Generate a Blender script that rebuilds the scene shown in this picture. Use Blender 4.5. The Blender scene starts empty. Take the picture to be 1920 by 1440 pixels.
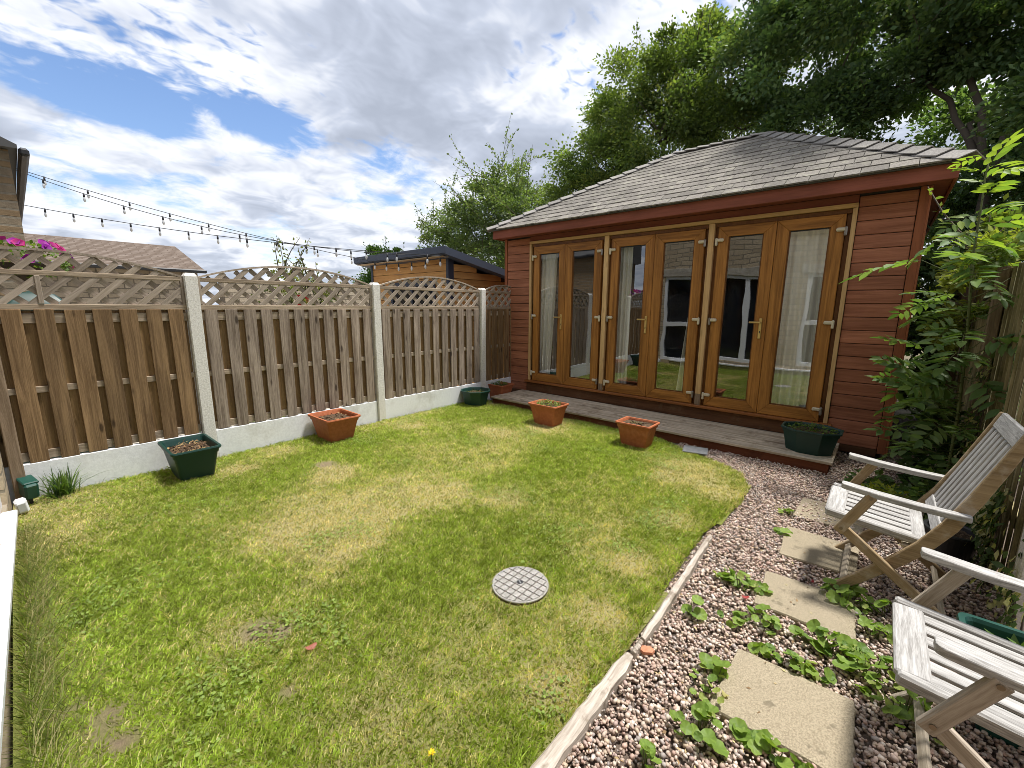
import bpy, bmesh, math, random
import numpy as np
from mathutils import Vector, Matrix, Euler

random.seed(7)
rng = np.random.default_rng(7)
scene = bpy.context.scene
COL = scene.collection
PI = math.pi

# ------------------------------------------------------------------ camera
F_PX, PITCH, ROLL, YAW = 796.679, math.radians(-10.344), math.radians(0.369), math.radians(-40.842)
CAM = np.array([4.884, 0.0, 1.517])
FW = np.array([math.sin(YAW) * math.cos(PITCH), math.cos(YAW) * math.cos(PITCH), math.sin(PITCH)])
_rt = np.array([math.cos(YAW), -math.sin(YAW), 0.0])
_up = np.cross(_rt, FW)
RT = math.cos(ROLL) * _rt + math.sin(ROLL) * _up
UP = -math.sin(ROLL) * _rt + math.cos(ROLL) * _up
cam_data = bpy.data.cameras.new('camera')
cam = bpy.data.objects.new('camera', cam_data)
COL.objects.link(cam)
cam_data.sensor_width = 36.0
cam_data.lens = F_PX / 1920 * 36.0
cam_data.clip_start = 0.02
cam_data.clip_end = 2000
mw = Matrix.Identity(4)
for i in range(3):
    mw[i][0], mw[i][1], mw[i][2], mw[i][3] = RT[i], UP[i], -FW[i], CAM[i]
cam.matrix_world = mw
scene.camera = cam


def ray(u, v):
    return FW + RT * (u - 960) / F_PX - UP * (v - 720) / F_PX


def on_ground(u, v, z=0.0):
    d = ray(u, v)
    return CAM + d * (z - CAM[2]) / d[2]


def on_y(u, v, y):
    d = ray(u, v)
    return CAM + d * (y - CAM[1]) / d[1]


def on_x(u, v, x):
    d = ray(u, v)
    return CAM + d * (x - CAM[0]) / d[0]


# ------------------------------------------------------------------ light
SUN_AZ = math.radians(36)      # clockwise from +Y towards +X
SUN_EL = math.radians(72)
SKY_STRENGTH = 0.085
sdir = Vector((math.sin(SUN_AZ) * math.cos(SUN_EL), math.cos(SUN_AZ) * math.cos(SUN_EL), math.sin(SUN_EL)))
sl = bpy.data.lights.new('sun', 'SUN')
sl.energy = 2.8
sl.angle = math.radians(8)
sl.color = (1.0, 0.965, 0.91)
so = bpy.data.objects.new('sun', sl)
so.rotation_euler = sdir.to_track_quat('Z', 'Y').to_euler()
so.location = (0, 0, 20)
COL.objects.link(so)

vs = scene.view_settings
vs.view_transform = 'Standard'
vs.look = 'None'
vs.exposure = 1.2
vs.gamma = 1.0
vs.use_curve_mapping = False
scene.render.engine = 'CYCLES'
cy = scene.cycles
cy.max_bounces = 7
cy.diffuse_bounces = 3
cy.glossy_bounces = 3
cy.transparent_max_bounces = 12
cy.transmission_bounces = 4
cy.caustics_reflective = False
cy.caustics_refractive = False
cy.use_denoising = True
cy.pixel_filter_type = 'BLACKMAN_HARRIS'
cy.filter_width = 0.85
cy.sample_clamp_indirect = 6


def N(nt, typ, ins=None, **props):
    n = nt.nodes.new(typ)
    for k, v in props.items():
        setattr(n, k, v)
    for k, v in (ins or {}).items():
        s = n.inputs[k]
        if isinstance(v, bpy.types.NodeSocket):
            nt.links.new(v, s)
        else:
            if isinstance(v, (tuple, list)) and hasattr(s.default_value, '__len__') and len(s.default_value) == 4 and len(v) == 3:
                v = (*v, 1.0)
            s.default_value = v
    return n


def math_n(nt, op, a, b=None, c=None, clamp=False):
    ins = {0: a}
    if b is not None: ins[1] = b
    if c is not None: ins[2] = c
    return N(nt, 'ShaderNodeMath', ins, operation=op, use_clamp=clamp).outputs[0]


def smooth(nt, v, a, b, to0=0.0, to1=1.0):
    return N(nt, 'ShaderNodeMapRange', {'Value': v, 'From Min': a, 'From Max': b, 'To Min': to0, 'To Max': to1}, interpolation_type='SMOOTHSTEP').outputs['Result']


def mixc(nt, fac, a, b, mode='MIX'):
    return N(nt, 'ShaderNodeMix', {'Factor': fac, 'A': a, 'B': b} if False else {0: fac, 6: a, 7: b}, data_type='RGBA', blend_type=mode).outputs[2]


# ---- world: clear sky with broken cloud
world = bpy.data.worlds.new('World')
scene.world = world
world.use_nodes = True
wt = world.node_tree
wt.nodes.clear()
wout = N(wt, 'ShaderNodeOutputWorld')
sky = N(wt, 'ShaderNodeTexSky', sky_type='NISHITA', sun_disc=False, sun_elevation=SUN_EL, sun_rotation=SUN_AZ, altitude=100, air_density=1.0, dust_density=0.6, ozone_density=2.0)
skyc = N(wt, 'ShaderNodeHueSaturation', {'Hue': 0.505, 'Saturation': 1.08, 'Value': 1.0, 'Color': sky.outputs[0]})
tc = N(wt, 'ShaderNodeTexCoord')
sep = N(wt, 'ShaderNodeSeparateXYZ', {0: tc.outputs['Generated']})
zz = math_n(wt, 'ADD', math_n(wt, 'MAXIMUM', sep.outputs[2], 0.0), 0.20)
px_ = math_n(wt, 'DIVIDE', sep.outputs[0], zz)
py_ = math_n(wt, 'DIVIDE', sep.outputs[1], zz)
pv = N(wt, 'ShaderNodeCombineXYZ', {0: px_, 1: py_, 2: 0.0}).outputs[0]


def wnoise(vec, scale, detail, rough, off, stretch=(1, 1, 1), dist=0.0, rotz=0.0):
    m = N(wt, 'ShaderNodeMapping', {'Vector': vec, 'Location': off, 'Scale': stretch, 'Rotation': (0, 0, rotz)})
    return N(wt, 'ShaderNodeTexNoise', {'Vector': m.outputs[0], 'Scale': scale, 'Detail': detail, 'Roughness': rough, 'Distortion': dist}, noise_dimensions='2D').outputs[0]


def gap(cx, cyy, rx, ry, rot=0.0):
    # a stretch of open sky between the cloud banks
    m = N(wt, 'ShaderNodeMapping', {'Vector': pv, 'Location': (cx, cyy, 0), 'Rotation': (0, 0, rot), 'Scale': (rx, ry, 1)}, vector_type='TEXTURE')
    ln = N(wt, 'ShaderNodeVectorMath', {0: m.outputs[0]}, operation='LENGTH').outputs['Value']
    return smooth(wt, ln, 1.0, 0.1)


gaps = math_n(wt, 'MAXIMUM', gap(-1.84, 0.24, 0.26, 0.46, 0.25), math_n(wt, 'MULTIPLY', gap(-1.70, 0.66, 0.22, 0.34, 0.2), 0.78))
gaps = math_n(wt, 'MAXIMUM', gaps, math_n(wt, 'MULTIPLY', gap(-1.66, 1.12, 0.2, 0.3, 0.5), 0.42))


def cloud_density(vec, full):
    big = wnoise(vec, 1.25, 3, 0.5, (3.1, 1.7, 0), dist=0.2)
    fine = wnoise(vec, 5.6, 6 if full else 3, 0.6, (5.0, 0.3, 0), dist=0.35)
    d = math_n(wt, 'ADD', math_n(wt, 'MULTIPLY', big, 0.72), math_n(wt, 'MULTIPLY', fine, 0.42))
    if full:
        cell = wnoise(vec, 24.0, 2, 0.5, (0.4, 2.2, 0), stretch=(1.0, 0.6, 1), dist=0.4, rotz=0.5)
        # the small cells belong to the high cloud overhead
        hi = smooth(wt, sep.outputs[2], 0.27, 0.42)
        d = math_n(wt, 'ADD', d, math_n(wt, 'MULTIPLY', math_n(wt, 'SUBTRACT', cell, 0.5), math_n(wt, 'ADD', math_n(wt, 'MULTIPLY', hi, 0.40), 0.12)))
    vo = N(wt, 'ShaderNodeTexVoronoi', {'Vector': N(wt, 'ShaderNodeMapping', {'Vector': vec, 'Location': (2.2, 0.7, 0)}).outputs[0], 'Scale': 3.4, 'Detail': 2.0 if full else 0.0, 'Roughness': 0.5, 'Smoothness': 0.8}, voronoi_dimensions='2D', feature='SMOOTH_F1', normalize=True).outputs['Distance']
    return math_n(wt, 'ADD', d, math_n(wt, 'MULTIPLY', math_n(wt, 'SUBTRACT', 0.36, vo), 0.30)), fine


dens, n_fine = cloud_density(pv, True)
up_v = N(wt, 'ShaderNodeVectorMath', {0: pv, 1: (0.92, 0.92, 1.0)}, operation='MULTIPLY').outputs[0]
dens_up, _f = cloud_density(up_v, False)
dens = math_n(wt, 'SUBTRACT', dens, math_n(wt, 'MULTIPLY', gaps, 0.38))
cover = smooth(wt, dens, 0.32, 0.54)
shade = smooth(wt, math_n(wt, 'ADD', math_n(wt, 'MULTIPLY', dens_up, 0.85), math_n(wt, 'MULTIPLY', dens, 0.15)), 0.45, 0.80)
cloud_c = N(wt, 'ShaderNodeValToRGB', {'Fac': math_n(wt, 'ADD', math_n(wt, 'MULTIPLY', shade, 0.85), math_n(wt, 'MULTIPLY', math_n(wt, 'SUBTRACT', 0.62, n_fine), 0.25))})
er = cloud_c.color_ramp
er.elements[0].position = 0.10; er.elements[0].color = (0.92, 0.94, 0.99, 1)
er.elements[1].position = 0.95; er.elements[1].color = (0.39, 0.43, 0.515, 1)
e = er.elements.new(0.5); e.color = (0.56, 0.61, 0.72, 1)
bg1 = N(wt, 'ShaderNodeBackground', {'Color': skyc.outputs[0], 'Strength': SKY_STRENGTH})
bg2 = N(wt, 'ShaderNodeBackground', {'Color': cloud_c.outputs[0], 'Strength': 0.50})
mixw = N(wt, 'ShaderNodeMixShader', {0: math_n(wt, 'MULTIPLY', cover, 0.97), 1: bg1.outputs[0], 2: bg2.outputs[0]})
wt.links.new(mixw.outputs[0], wout.inputs[0])

# ------------------------------------------------------------------ materials
MATS = {}


def new_mat(name):
    m = bpy.data.materials.new(name)
    m.use_nodes = True
    nt = m.node_tree
    nt.nodes.clear()
    out = N(nt, 'ShaderNodeOutputMaterial')
    MATS[name] = m
    return m, nt, out


def obj_coords(nt, rand=True):
    t = N(nt, 'ShaderNodeTexCoord').outputs['Object']
    oi = N(nt, 'ShaderNodeObjectInfo')
    if rand:
        off = N(nt, 'ShaderNodeCombineXYZ', {0: math_n(nt, 'MULTIPLY', oi.outputs['Random'], 37.0), 1: math_n(nt, 'MULTIPLY', oi.outputs['Random'], 91.0), 2: math_n(nt, 'MULTIPLY', oi.outputs['Random'], 53.0)})
        t = N(nt, 'ShaderNodeVectorMath', {0: t, 1: off.outputs[0]}, operation='ADD').outputs[0]
    return t, oi.outputs['Random']


def wood(name, c1, c2, axis=2, grain=26, stretch=0.06, rough=0.7, bump=0.25, knots=0.0, vary=0.3, spots=None, spec=0.3):
    m, nt, out = new_mat(name)
    t, rnd = obj_coords(nt)
    sc = [1.0, 1.0, 1.0]
    sc[axis] = stretch
    mp = N(nt, 'ShaderNodeMapping', {'Vector': t, 'Scale': sc}).outputs[0]
    n1 = N(nt, 'ShaderNodeTexNoise', {'Vector': mp, 'Scale': grain, 'Detail': 6, 'Roughness': 0.65, 'Distortion': 0.6}).outputs[0]
    n2 = N(nt, 'ShaderNodeTexNoise', {'Vector': mp, 'Scale': grain * 5, 'Detail': 3, 'Roughness': 0.6}).outputs[0]
    big = N(nt, 'ShaderNodeTexNoise', {'Vector': t, 'Scale': 2.2, 'Detail': 3}).outputs[0]
    f = math_n(nt, 'ADD', math_n(nt, 'MULTIPLY', n1, 0.75), math_n(nt, 'MULTIPLY', n2, 0.25))
    f = smooth(nt, f, 0.32, 0.68)
    c = mixc(nt, f, (*c1, 1), (*c2, 1))
    if spots:
        sp = N(nt, 'ShaderNodeTexNoise', {'Vector': t, 'Scale': spots[1], 'Detail': 5, 'Roughness': 0.7}).outputs[0]
        c = mixc(nt, math_n(nt, 'MULTIPLY', smooth(nt, sp, 0.52, 0.66), spots[2]), c, (*spots[0], 1))
    if knots:
        ks = [9.0, 9.0, 9.0]
        ks[axis] = 2.8
        mk = N(nt, 'ShaderNodeMapping', {'Vector': t, 'Scale': ks}).outputs[0]
        vo = N(nt, 'ShaderNodeTexVoronoi', {'Vector': mk, 'Scale': 1.0, 'Randomness': 1.0}).outputs['Distance']
        c = mixc(nt, math_n(nt, 'MULTIPLY', smooth(nt, vo, 0.17, 0.07), knots), c, (c1[0] * 0.3, c1[1] * 0.27, c1[2] * 0.25, 1))
    v = math_n(nt, 'ADD', math_n(nt, 'MULTIPLY', rnd, vary), 1.0 - vary / 2)
    v = math_n(nt, 'MULTIPLY', v, math_n(nt, 'ADD', math_n(nt, 'MULTIPLY', big, 0.5), 0.75))
    c = N(nt, 'ShaderNodeHueSaturation', {'Saturation': 1.0, 'Value': v, 'Color': c}).outputs[0]
    b = N(nt, 'ShaderNodeBump', {'Strength': bump, 'Distance': 0.004, 'Height': f}).outputs[0]
    p = N(nt, 'ShaderNodeBsdfPrincipled', {'Base Color': c, 'Roughness': rough, 'Normal': b, 'Specular IOR Level': spec})
    nt.links.new(p.outputs[0], out.inputs[0])
    return m


def speckle(name, c1, c2, scale=40, rough=0.85, bump=0.4, dist=0.004, c3=None, c3t=(0.55, 0.7), c3scale=3.0, c3s=0.6, vary=0.1, spec=0.3, detail=6):
    m, nt, out = new_mat(name)
    t, rnd = obj_coords(nt)
    n1 = N(nt, 'ShaderNodeTexNoise', {'Vector': t, 'Scale': scale, 'Detail': detail, 'Roughness': 0.7}).outputs[0]
    c = mixc(nt, smooth(nt, n1, 0.35, 0.65), (*c1, 1), (*c2, 1))
    if c3:
        n2 = N(nt, 'ShaderNodeTexNoise', {'Vector': t, 'Scale': c3scale, 'Detail': 6, 'Roughness': 0.65}).outputs[0]
        c = mixc(nt, math_n(nt, 'MULTIPLY', smooth(nt, n2, *c3t), c3s), c, (*c3, 1))
    v = math_n(nt, 'ADD', math_n(nt, 'MULTIPLY', rnd, vary), 1.0 - vary / 2)
    c = N(nt, 'ShaderNodeHueSaturation', {'Value': v, 'Color': c}).outputs[0]
    b = N(nt, 'ShaderNodeBump', {'Strength': bump, 'Distance': dist, 'Height': n1}).outputs[0]
    p = N(nt, 'ShaderNodeBsdfPrincipled', {'Base Color': c, 'Roughness': rough, 'Normal': b, 'Specular IOR Level': spec})
    nt.links.new(p.outputs[0], out.inputs[0])
    return m


def attr_mat(name, trans=0.35, rough=0.55, spec=0.3, tint=None):
    # colour comes from the per-piece colour attribute written with the mesh
    m, nt, out = new_mat(name)
    a = N(nt, 'ShaderNodeAttribute', attribute_name='Col').outputs['Color']
    p = N(nt, 'ShaderNodeBsdfPrincipled', {'Base Color': a, 'Roughness': rough, 'Specular IOR Level': spec})
    if trans > 0:
        tcol = N(nt, 'ShaderNodeMix', {0: 1.0, 6: a, 7: (*(tint or (1.25, 1.35, 0.5)), 1)}, data_type='RGBA', blend_type='MULTIPLY').outputs[2]
        tr = N(nt, 'ShaderNodeBsdfTranslucent', {'Color': tcol})
        mx = N(nt, 'ShaderNodeMixShader', {0: trans, 1: p.outputs[0], 2: tr.outputs[0]})
        nt.links.new(mx.outputs[0], out.inputs[0])
    else:
        nt.links.new(p.outputs[0], out.inputs[0])
    return m


def plain(name, c, rough=0.5, metal=0.0, spec=0.5, bump=0.0, bscale=60, mott=0.12):
    m, nt, out = new_mat(name)
    t, rnd = obj_coords(nt)
    n1 = N(nt, 'ShaderNodeTexNoise', {'Vector': t, 'Scale': bscale, 'Detail': 4}).outputs[0]
    n2 = N(nt, 'ShaderNodeTexNoise', {'Vector': t, 'Scale': 5.0, 'Detail': 5, 'Roughness': 0.7}).outputs[0]
    v = math_n(nt, 'ADD', math_n(nt, 'MULTIPLY', n2, mott * 2), 1.0 - mott)
    cc = N(nt, 'ShaderNodeHueSaturation', {'Value': v, 'Color': (*c, 1)}).outputs[0]
    p = N(nt, 'ShaderNodeBsdfPrincipled', {'Base Color': cc, 'Roughness': rough, 'Metallic': metal, 'Specular IOR Level': spec})
    if bump:
        b = N(nt, 'ShaderNodeBump', {'Strength': bump, 'Distance': 0.002, 'Height': n1}).outputs[0]
        nt.links.new(b, p.inputs['Normal'])
    nt.links.new(p.outputs[0], out.inputs[0])
    return m


wood('fence_brown', (0.115, 0.067, 0.031), (0.29, 0.185, 0.095), 2, 26, 0.05, 0.8, 0.6, knots=0.85, vary=0.35)
wood('fence_back', (0.165, 0.095, 0.040), (0.33, 0.205, 0.095), 2, 26, 0.05, 0.8, 0.6, knots=0.5, vary=0.3)
wood('fence_grey', (0.135, 0.098, 0.072), (0.40, 0.325, 0.262), 2, 30, 0.05, 0.85, 0.6, knots=0.85, vary=0.35)
wood('rail_wood', (0.25, 0.19, 0.135), (0.41, 0.33, 0.245), 1, 24, 0.06, 0.85, 0.4, knots=0.3, vary=0.2)
wood('lattice_wood', (0.25, 0.20, 0.155), (0.44, 0.37, 0.305), 2, 30, 0.06, 0.85, 0.3, vary=0.4)
wood('weathered_post', (0.16, 0.11, 0.07), (0.30, 0.22, 0.15), 2, 30, 0.08, 0.9, 0.5, vary=0.1)
wood('cladding', (0.25, 0.094, 0.052), (0.43, 0.178, 0.104), 0, 22, 0.05, 0.65, 0.25, vary=0.25, spec=0.12)
wood('fascia_red', (0.20, 0.067, 0.044), (0.30, 0.10, 0.066), 0, 16, 0.06, 0.65, 0.12, vary=0.1, spec=0.12)
wood('corner_red', (0.22, 0.077, 0.037), (0.36, 0.125, 0.058), 2, 16, 0.06, 0.65, 0.12, vary=0.1, spec=0.12)
wood('golden_oak', (0.20, 0.080, 0.017), (0.47, 0.207, 0.048), 2, 20, 0.045, 0.45, 0.06, vary=0.08, spec=0.25)
wood('golden_oak_h', (0.20, 0.080, 0.017), (0.47, 0.207, 0.048), 0, 20, 0.045, 0.45, 0.06, vary=0.08, spec=0.25)
wood('frame_dark', (0.105, 0.038, 0.010), (0.18, 0.07, 0.016), 2, 14, 0.05, 0.45, 0.06, vary=0.05)
wood('bare_timber', (0.50, 0.30, 0.125), (0.66, 0.44, 0.21), 2, 20, 0.05, 0.7, 0.15, knots=0.3, vary=0.12)
wood('bare_timber_h', (0.50, 0.30, 0.125), (0.66, 0.44, 0.21), 0, 20, 0.05, 0.7, 0.15, knots=0.3, vary=0.12)
wood('sill_wood', (0.22, 0.075, 0.018), (0.33, 0.125, 0.035), 0, 16, 0.05, 0.5, 0.1, vary=0.1)
wood('skirt_wood', (0.075, 0.032, 0.014), (0.145, 0.066, 0.030), 0, 20, 0.05, 0.8, 0.3, vary=0.1, spots=((0.16, 0.10, 0.06), 5, 0.5))
wood('deck_wood', (0.34, 0.265, 0.18), (0.72, 0.61, 0.465), 0, 26, 0.05, 0.9, 0.5, vary=0.18, spots=((0.17, 0.115, 0.065), 4, 0.6))
wood('riser_wood', (0.15, 0.048, 0.022), (0.24, 0.080, 0.038), 0, 18, 0.06, 0.75, 0.2, vary=0.12, spots=((0.08, 0.03, 0.015), 5, 0.5))
wood('chair_top', (0.22, 0.21, 0.197), (0.51, 0.497, 0.48), 0, 110, 0.07, 0.85, 0.25, vary=0.12)
wood('chair_side', (0.225, 0.155, 0.083), (0.40, 0.295, 0.17), 0, 40, 0.06, 0.8, 0.25, vary=0.12, spots=((0.52, 0.47, 0.40), 6, 0.45))
wood('chair_cross', (0.30, 0.25, 0.18), (0.50, 0.43, 0.33), 0, 55, 0.05, 0.85, 0.25, vary=0.12)
wood('chair_grey', (0.25, 0.205, 0.155), (0.46, 0.395, 0.325), 0, 80, 0.05, 0.85, 0.25, vary=0.12)
wood('edging_wood', (0.27, 0.225, 0.18), (0.56, 0.50, 0.43), 1, 30, 0.06, 0.9, 0.6, vary=0.15, spots=((0.13, 0.095, 0.06), 6, 0.7))
wood('right_fence', (0.19, 0.155, 0.08), (0.42, 0.355, 0.205), 2, 28, 0.05, 0.9, 0.4, vary=0.35, spots=((0.10, 0.10, 0.035), 3, 0.55))
wood('room_boards', (0.44, 0.215, 0.068), (0.64, 0.36, 0.13), 0, 16, 0.05, 0.6, 0.2, knots=0.5, vary=0.25)
wood('room_boards_y', (0.46, 0.225, 0.07), (0.66, 0.37, 0.135), 1, 16, 0.05, 0.6, 0.2, knots=0.5, vary=0.25)  # side-face copy of room_boards, lightened to paint in the light on that face
speckle('concrete_post', (0.62, 0.60, 0.56), (0.82, 0.80, 0.76), 70, 0.9, 0.6, 0.003, c3=(0.36, 0.33, 0.27), c3t=(0.56, 0.68), c3scale=55, c3s=0.45)
speckle('gravel_board', (0.74, 0.75, 0.77), (0.84, 0.85, 0.87), 45, 0.9, 0.4, 0.004, c3=(0.47, 0.45, 0.40), c3t=(0.52, 0.72), c3scale=2.6, c3s=0.5)
speckle('slab_stone', (0.20, 0.165, 0.11), (0.40, 0.34, 0.24), 190, 0.92, 0.8, 0.004, c3=(0.15, 0.125, 0.085), c3t=(0.60, 0.67), c3scale=15, c3s=0.75)
speckle('terracotta', (0.33, 0.098, 0.040), (0.42, 0.135, 0.058), 30, 0.65, 0.08, 0.002, c3=(0.50, 0.22, 0.12), c3t=(0.5, 0.7), c3scale=6, c3s=0.4)
speckle('shard_clay', (0.42, 0.17, 0.09), (0.55, 0.25, 0.15), 40, 0.9, 0.2, 0.002)
speckle('soil', (0.060, 0.038, 0.022), (0.15, 0.10, 0.062), 55, 1.0, 1.0, 0.02, detail=8)
speckle('ground_mat', (0.10, 0.085, 0.05), (0.17, 0.14, 0.09), 6, 1.0, 0.5, 0.02)
speckle('gravel_base', (0.10, 0.075, 0.058), (0.19, 0.145, 0.115), 70, 1.0, 0.8, 0.01)
speckle('patio_stone', (0.38, 0.34, 0.28), (0.52, 0.48, 0.41), 6, 0.95, 0.3, 0.01)
speckle('cover_stone', (0.23, 0.22, 0.20), (0.36, 0.345, 0.32), 50, 0.9, 0.35, 0.002, c3=(0.36, 0.32, 0.27), c3t=(0.52, 0.7), c3scale=14, c3s=0.5)
speckle('shingle', (0.135, 0.122, 0.105), (0.235, 0.215, 0.19), 60, 0.95, 0.6, 0.003, c3=(0.30, 0.29, 0.225), c3t=(0.5, 0.68), c3scale=9, c3s=0.65, vary=0.45)
speckle('shingle_cap', (0.19, 0.175, 0.16), (0.31, 0.295, 0.275), 60, 0.95, 0.6, 0.003, c3=(0.34, 0.32, 0.27), c3t=(0.5, 0.7), c3scale=7, c3s=0.6, vary=0.35)  # paler copy of shingle: light on upward-facing caps put into the colour
speckle('rubber_mat', (0.09, 0.095, 0.10), (0.15, 0.155, 0.16), 30, 0.9, 0.2)
plain('green_plastic', (0.008, 0.060, 0.045), 0.42, spec=0.5, mott=0.2)
plain('dark_green_plastic', (0.006, 0.038, 0.030), 0.45, spec=0.5, mott=0.2)
plain('white_plastic', (0.78, 0.79, 0.82), 0.45, mott=0.05)
plain('grey_plastic', (0.48, 0.49, 0.50), 0.5)
plain('hinge_cream', (0.62, 0.55, 0.40), 0.5, bump=0.1, mott=0.2)
plain('hinge_metal', (0.30, 0.27, 0.24), 0.4, metal=0.6)
plain('brass', (0.72, 0.52, 0.20), 0.35, metal=0.75, mott=0.15)
plain('black', (0.012, 0.012, 0.014), 0.5)
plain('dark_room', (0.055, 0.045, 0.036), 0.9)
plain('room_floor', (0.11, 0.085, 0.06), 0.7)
plain('navy', (0.030, 0.040, 0.066), 0.45, mott=0.1)
plain('navy_soft', (0.055, 0.068, 0.10), 0.55, mott=0.1)
plain('soffit', (0.45, 0.33, 0.20), 0.7)
plain('roof_felt', (0.10, 0.10, 0.10), 0.9)
plain('brass_screw', (0.22, 0.17, 0.11), 0.4, metal=0.7)
plain('dark_pane', (0.012, 0.015, 0.020), 0.05, spec=0.8, mott=0.02)
plain('red_fabric', (0.55, 0.012, 0.015), 0.6)
plain('gutter_black', (0.02, 0.02, 0.022), 0.45)
plain('bark', (0.10, 0.078, 0.055), 0.95, bump=1.0, bscale=30, mott=0.3)
plain('bark_dark', (0.125, 0.10, 0.078), 0.95, bump=1.0, bscale=30, mott=0.3)
plain('cut_wood', (0.45, 0.30, 0.17), 0.8)
plain('stem_green', (0.11, 0.13, 0.04), 0.6)
plain('wire_black', (0.015, 0.015, 0.017), 0.6)
plain('bulb_glass', (0.72, 0.73, 0.72), 0.12, spec=0.6, mott=0.02)
attr_mat('leaf', 0.42, 0.5, 0.3)
attr_mat('grass', 0.42, 0.6, 0.2, tint=(1.15, 1.25, 0.6))
attr_mat('petal', 0.25, 0.6, 0.2, tint=(1.1, 1, 1.1))
attr_mat('pebble', 0.0, 0.62, 0.4)
attr_mat('litter', 0.0, 0.9, 0.2)

m, nt, out = new_mat('turf')
a = N(nt, 'ShaderNodeAttribute', attribute_name='Col').outputs['Color']
t, rnd = obj_coords(nt)
n1 = N(nt, 'ShaderNodeTexNoise', {'Vector': t, 'Scale': 90, 'Detail': 6, 'Roughness': 0.75}).outputs[0]
cc = N(nt, 'ShaderNodeHueSaturation', {'Value': math_n(nt, 'ADD', math_n(nt, 'MULTIPLY', n1, 1.5), 0.1), 'Color': a}).outputs[0]
bb = N(nt, 'ShaderNodeBump', {'Strength': 1.0, 'Distance': 0.02, 'Height': n1}).outputs[0]
p = N(nt, 'ShaderNodeBsdfPrincipled', {'Base Color': cc, 'Roughness': 0.95, 'Normal': bb, 'Specular IOR Level': 0.1})
nt.links.new(p.outputs[0], out.inputs[0])

# curtain cloth
m, nt, out = new_mat('curtain_cloth')
p = N(nt, 'ShaderNodeBsdfPrincipled', {'Base Color': (0.87, 0.86, 0.79, 1), 'Roughness': 0.9})
tr = N(nt, 'ShaderNodeBsdfTranslucent', {'Color': (0.8, 0.78, 0.68, 1)})
nt.links.new(N(nt, 'ShaderNodeMixShader', {0: 0.3, 1: p.outputs[0], 2: tr.outputs[0]}).outputs[0], out.inputs[0])

# double glazing: mostly clear, reflecting by angle, slightly wavy
m, nt, out = new_mat('glass')
t, rnd = obj_coords(nt)
nz = N(nt, 'ShaderNodeTexNoise', {'Vector': t, 'Scale': 2.2, 'Detail': 1.0}).outputs[0]
bmp = N(nt, 'ShaderNodeBump', {'Strength': 0.09, 'Distance': 0.02, 'Height': nz}).outputs[0]
fr = N(nt, 'ShaderNodeFresnel', {'IOR': 1.75}).outputs[0]
fr = math_n(nt, 'ADD', math_n(nt, 'MULTIPLY', fr, 1.7), 0.07, clamp=True)
bf = N(nt, 'ShaderNodeNewGeometry').outputs['Backfacing']
fr = math_n(nt, 'MULTIPLY', fr, math_n(nt, 'SUBTRACT', 1.0, bf))
gl = N(nt, 'ShaderNodeBsdfGlossy', {'Color': (0.95, 0.97, 1.0, 1), 'Roughness': 0.0, 'Normal': bmp})
tp = N(nt, 'ShaderNodeBsdfTransparent', {'Color': (0.985, 0.99, 0.988, 1)})
nt.links.new(N(nt, 'ShaderNodeMixShader', {0: fr, 1: tp.outputs[0], 2: gl.outputs[0]}).outputs[0], out.inputs[0])


def stone_mat(name, c1, c2, mortar, bw, rh, vert='xz'):
    m, nt, out = new_mat(name)
    t = N(nt, 'ShaderNodeTexCoord').outputs['Object']
    s = N(nt, 'ShaderNodeSeparateXYZ', {0: t})
    a = s.outputs[0] if vert == 'xz' else s.outputs[1]
    wob = N(nt, 'ShaderNodeTexNoise', {'Vector': t, 'Scale': 3.0, 'Detail': 3}).outputs[0]
    b = math_n(nt, 'ADD', s.outputs[2], math_n(nt, 'MULTIPLY', wob, 0.04))
    v = N(nt, 'ShaderNodeCombineXYZ', {0: a, 1: b, 2: 0.0}).outputs[0]
    br = N(nt, 'ShaderNodeTexBrick', {'Vector': v, 'Color1': (*c1, 1), 'Color2': (*c2, 1), 'Mortar': (*mortar, 1), 'Scale': 1.0, 'Mortar Size': 0.012, 'Mortar Smooth': 0.3, 'Bias': 0.0, 'Brick Width': bw, 'Row Height': rh}, offset=0.43)
    n = N(nt, 'ShaderNodeTexNoise', {'Vector': t, 'Scale': 22, 'Detail': 6, 'Roughness': 0.7}).outputs[0]
    c = N(nt, 'ShaderNodeHueSaturation', {'Value': math_n(nt, 'ADD', math_n(nt, 'MULTIPLY', n, 0.8), 0.6), 'Color': br.outputs[0]}).outputs[0]
    h = math_n(nt, 'SUBTRACT', math_n(nt, 'MULTIPLY', n, 0.4), br.outputs['Fac'])
    bm = N(nt, 'ShaderNodeBump', {'Strength': 0.8, 'Distance': 0.015, 'Height': h}).outputs[0]
    p = N(nt, 'ShaderNodeBsdfPrincipled', {'Base Color': c, 'Roughness': 0.95, 'Normal': bm})
    nt.links.new(p.outputs[0], out.inputs[0])


stone_mat('house_stone', (0.40, 0.315, 0.21), (0.52, 0.42, 0.29), (0.27, 0.23, 0.17), 0.36, 0.115)
stone_mat('rubble_stone', (0.34, 0.28, 0.20), (0.50, 0.43, 0.33), (0.20, 0.17, 0.13), 0.30, 0.11, 'yz')
stone_mat('brown_brick', (0.26, 0.18, 0.10), (0.33, 0.23, 0.13), (0.28, 0.24, 0.18), 0.22, 0.075)
stone_mat('far_tiles', (0.15, 0.115, 0.09), (0.22, 0.175, 0.145), (0.10, 0.07, 0.05), 0.30, 0.036, 'yz')

# ------------------------------------------------------------------ helpers
WL = {}


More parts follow.
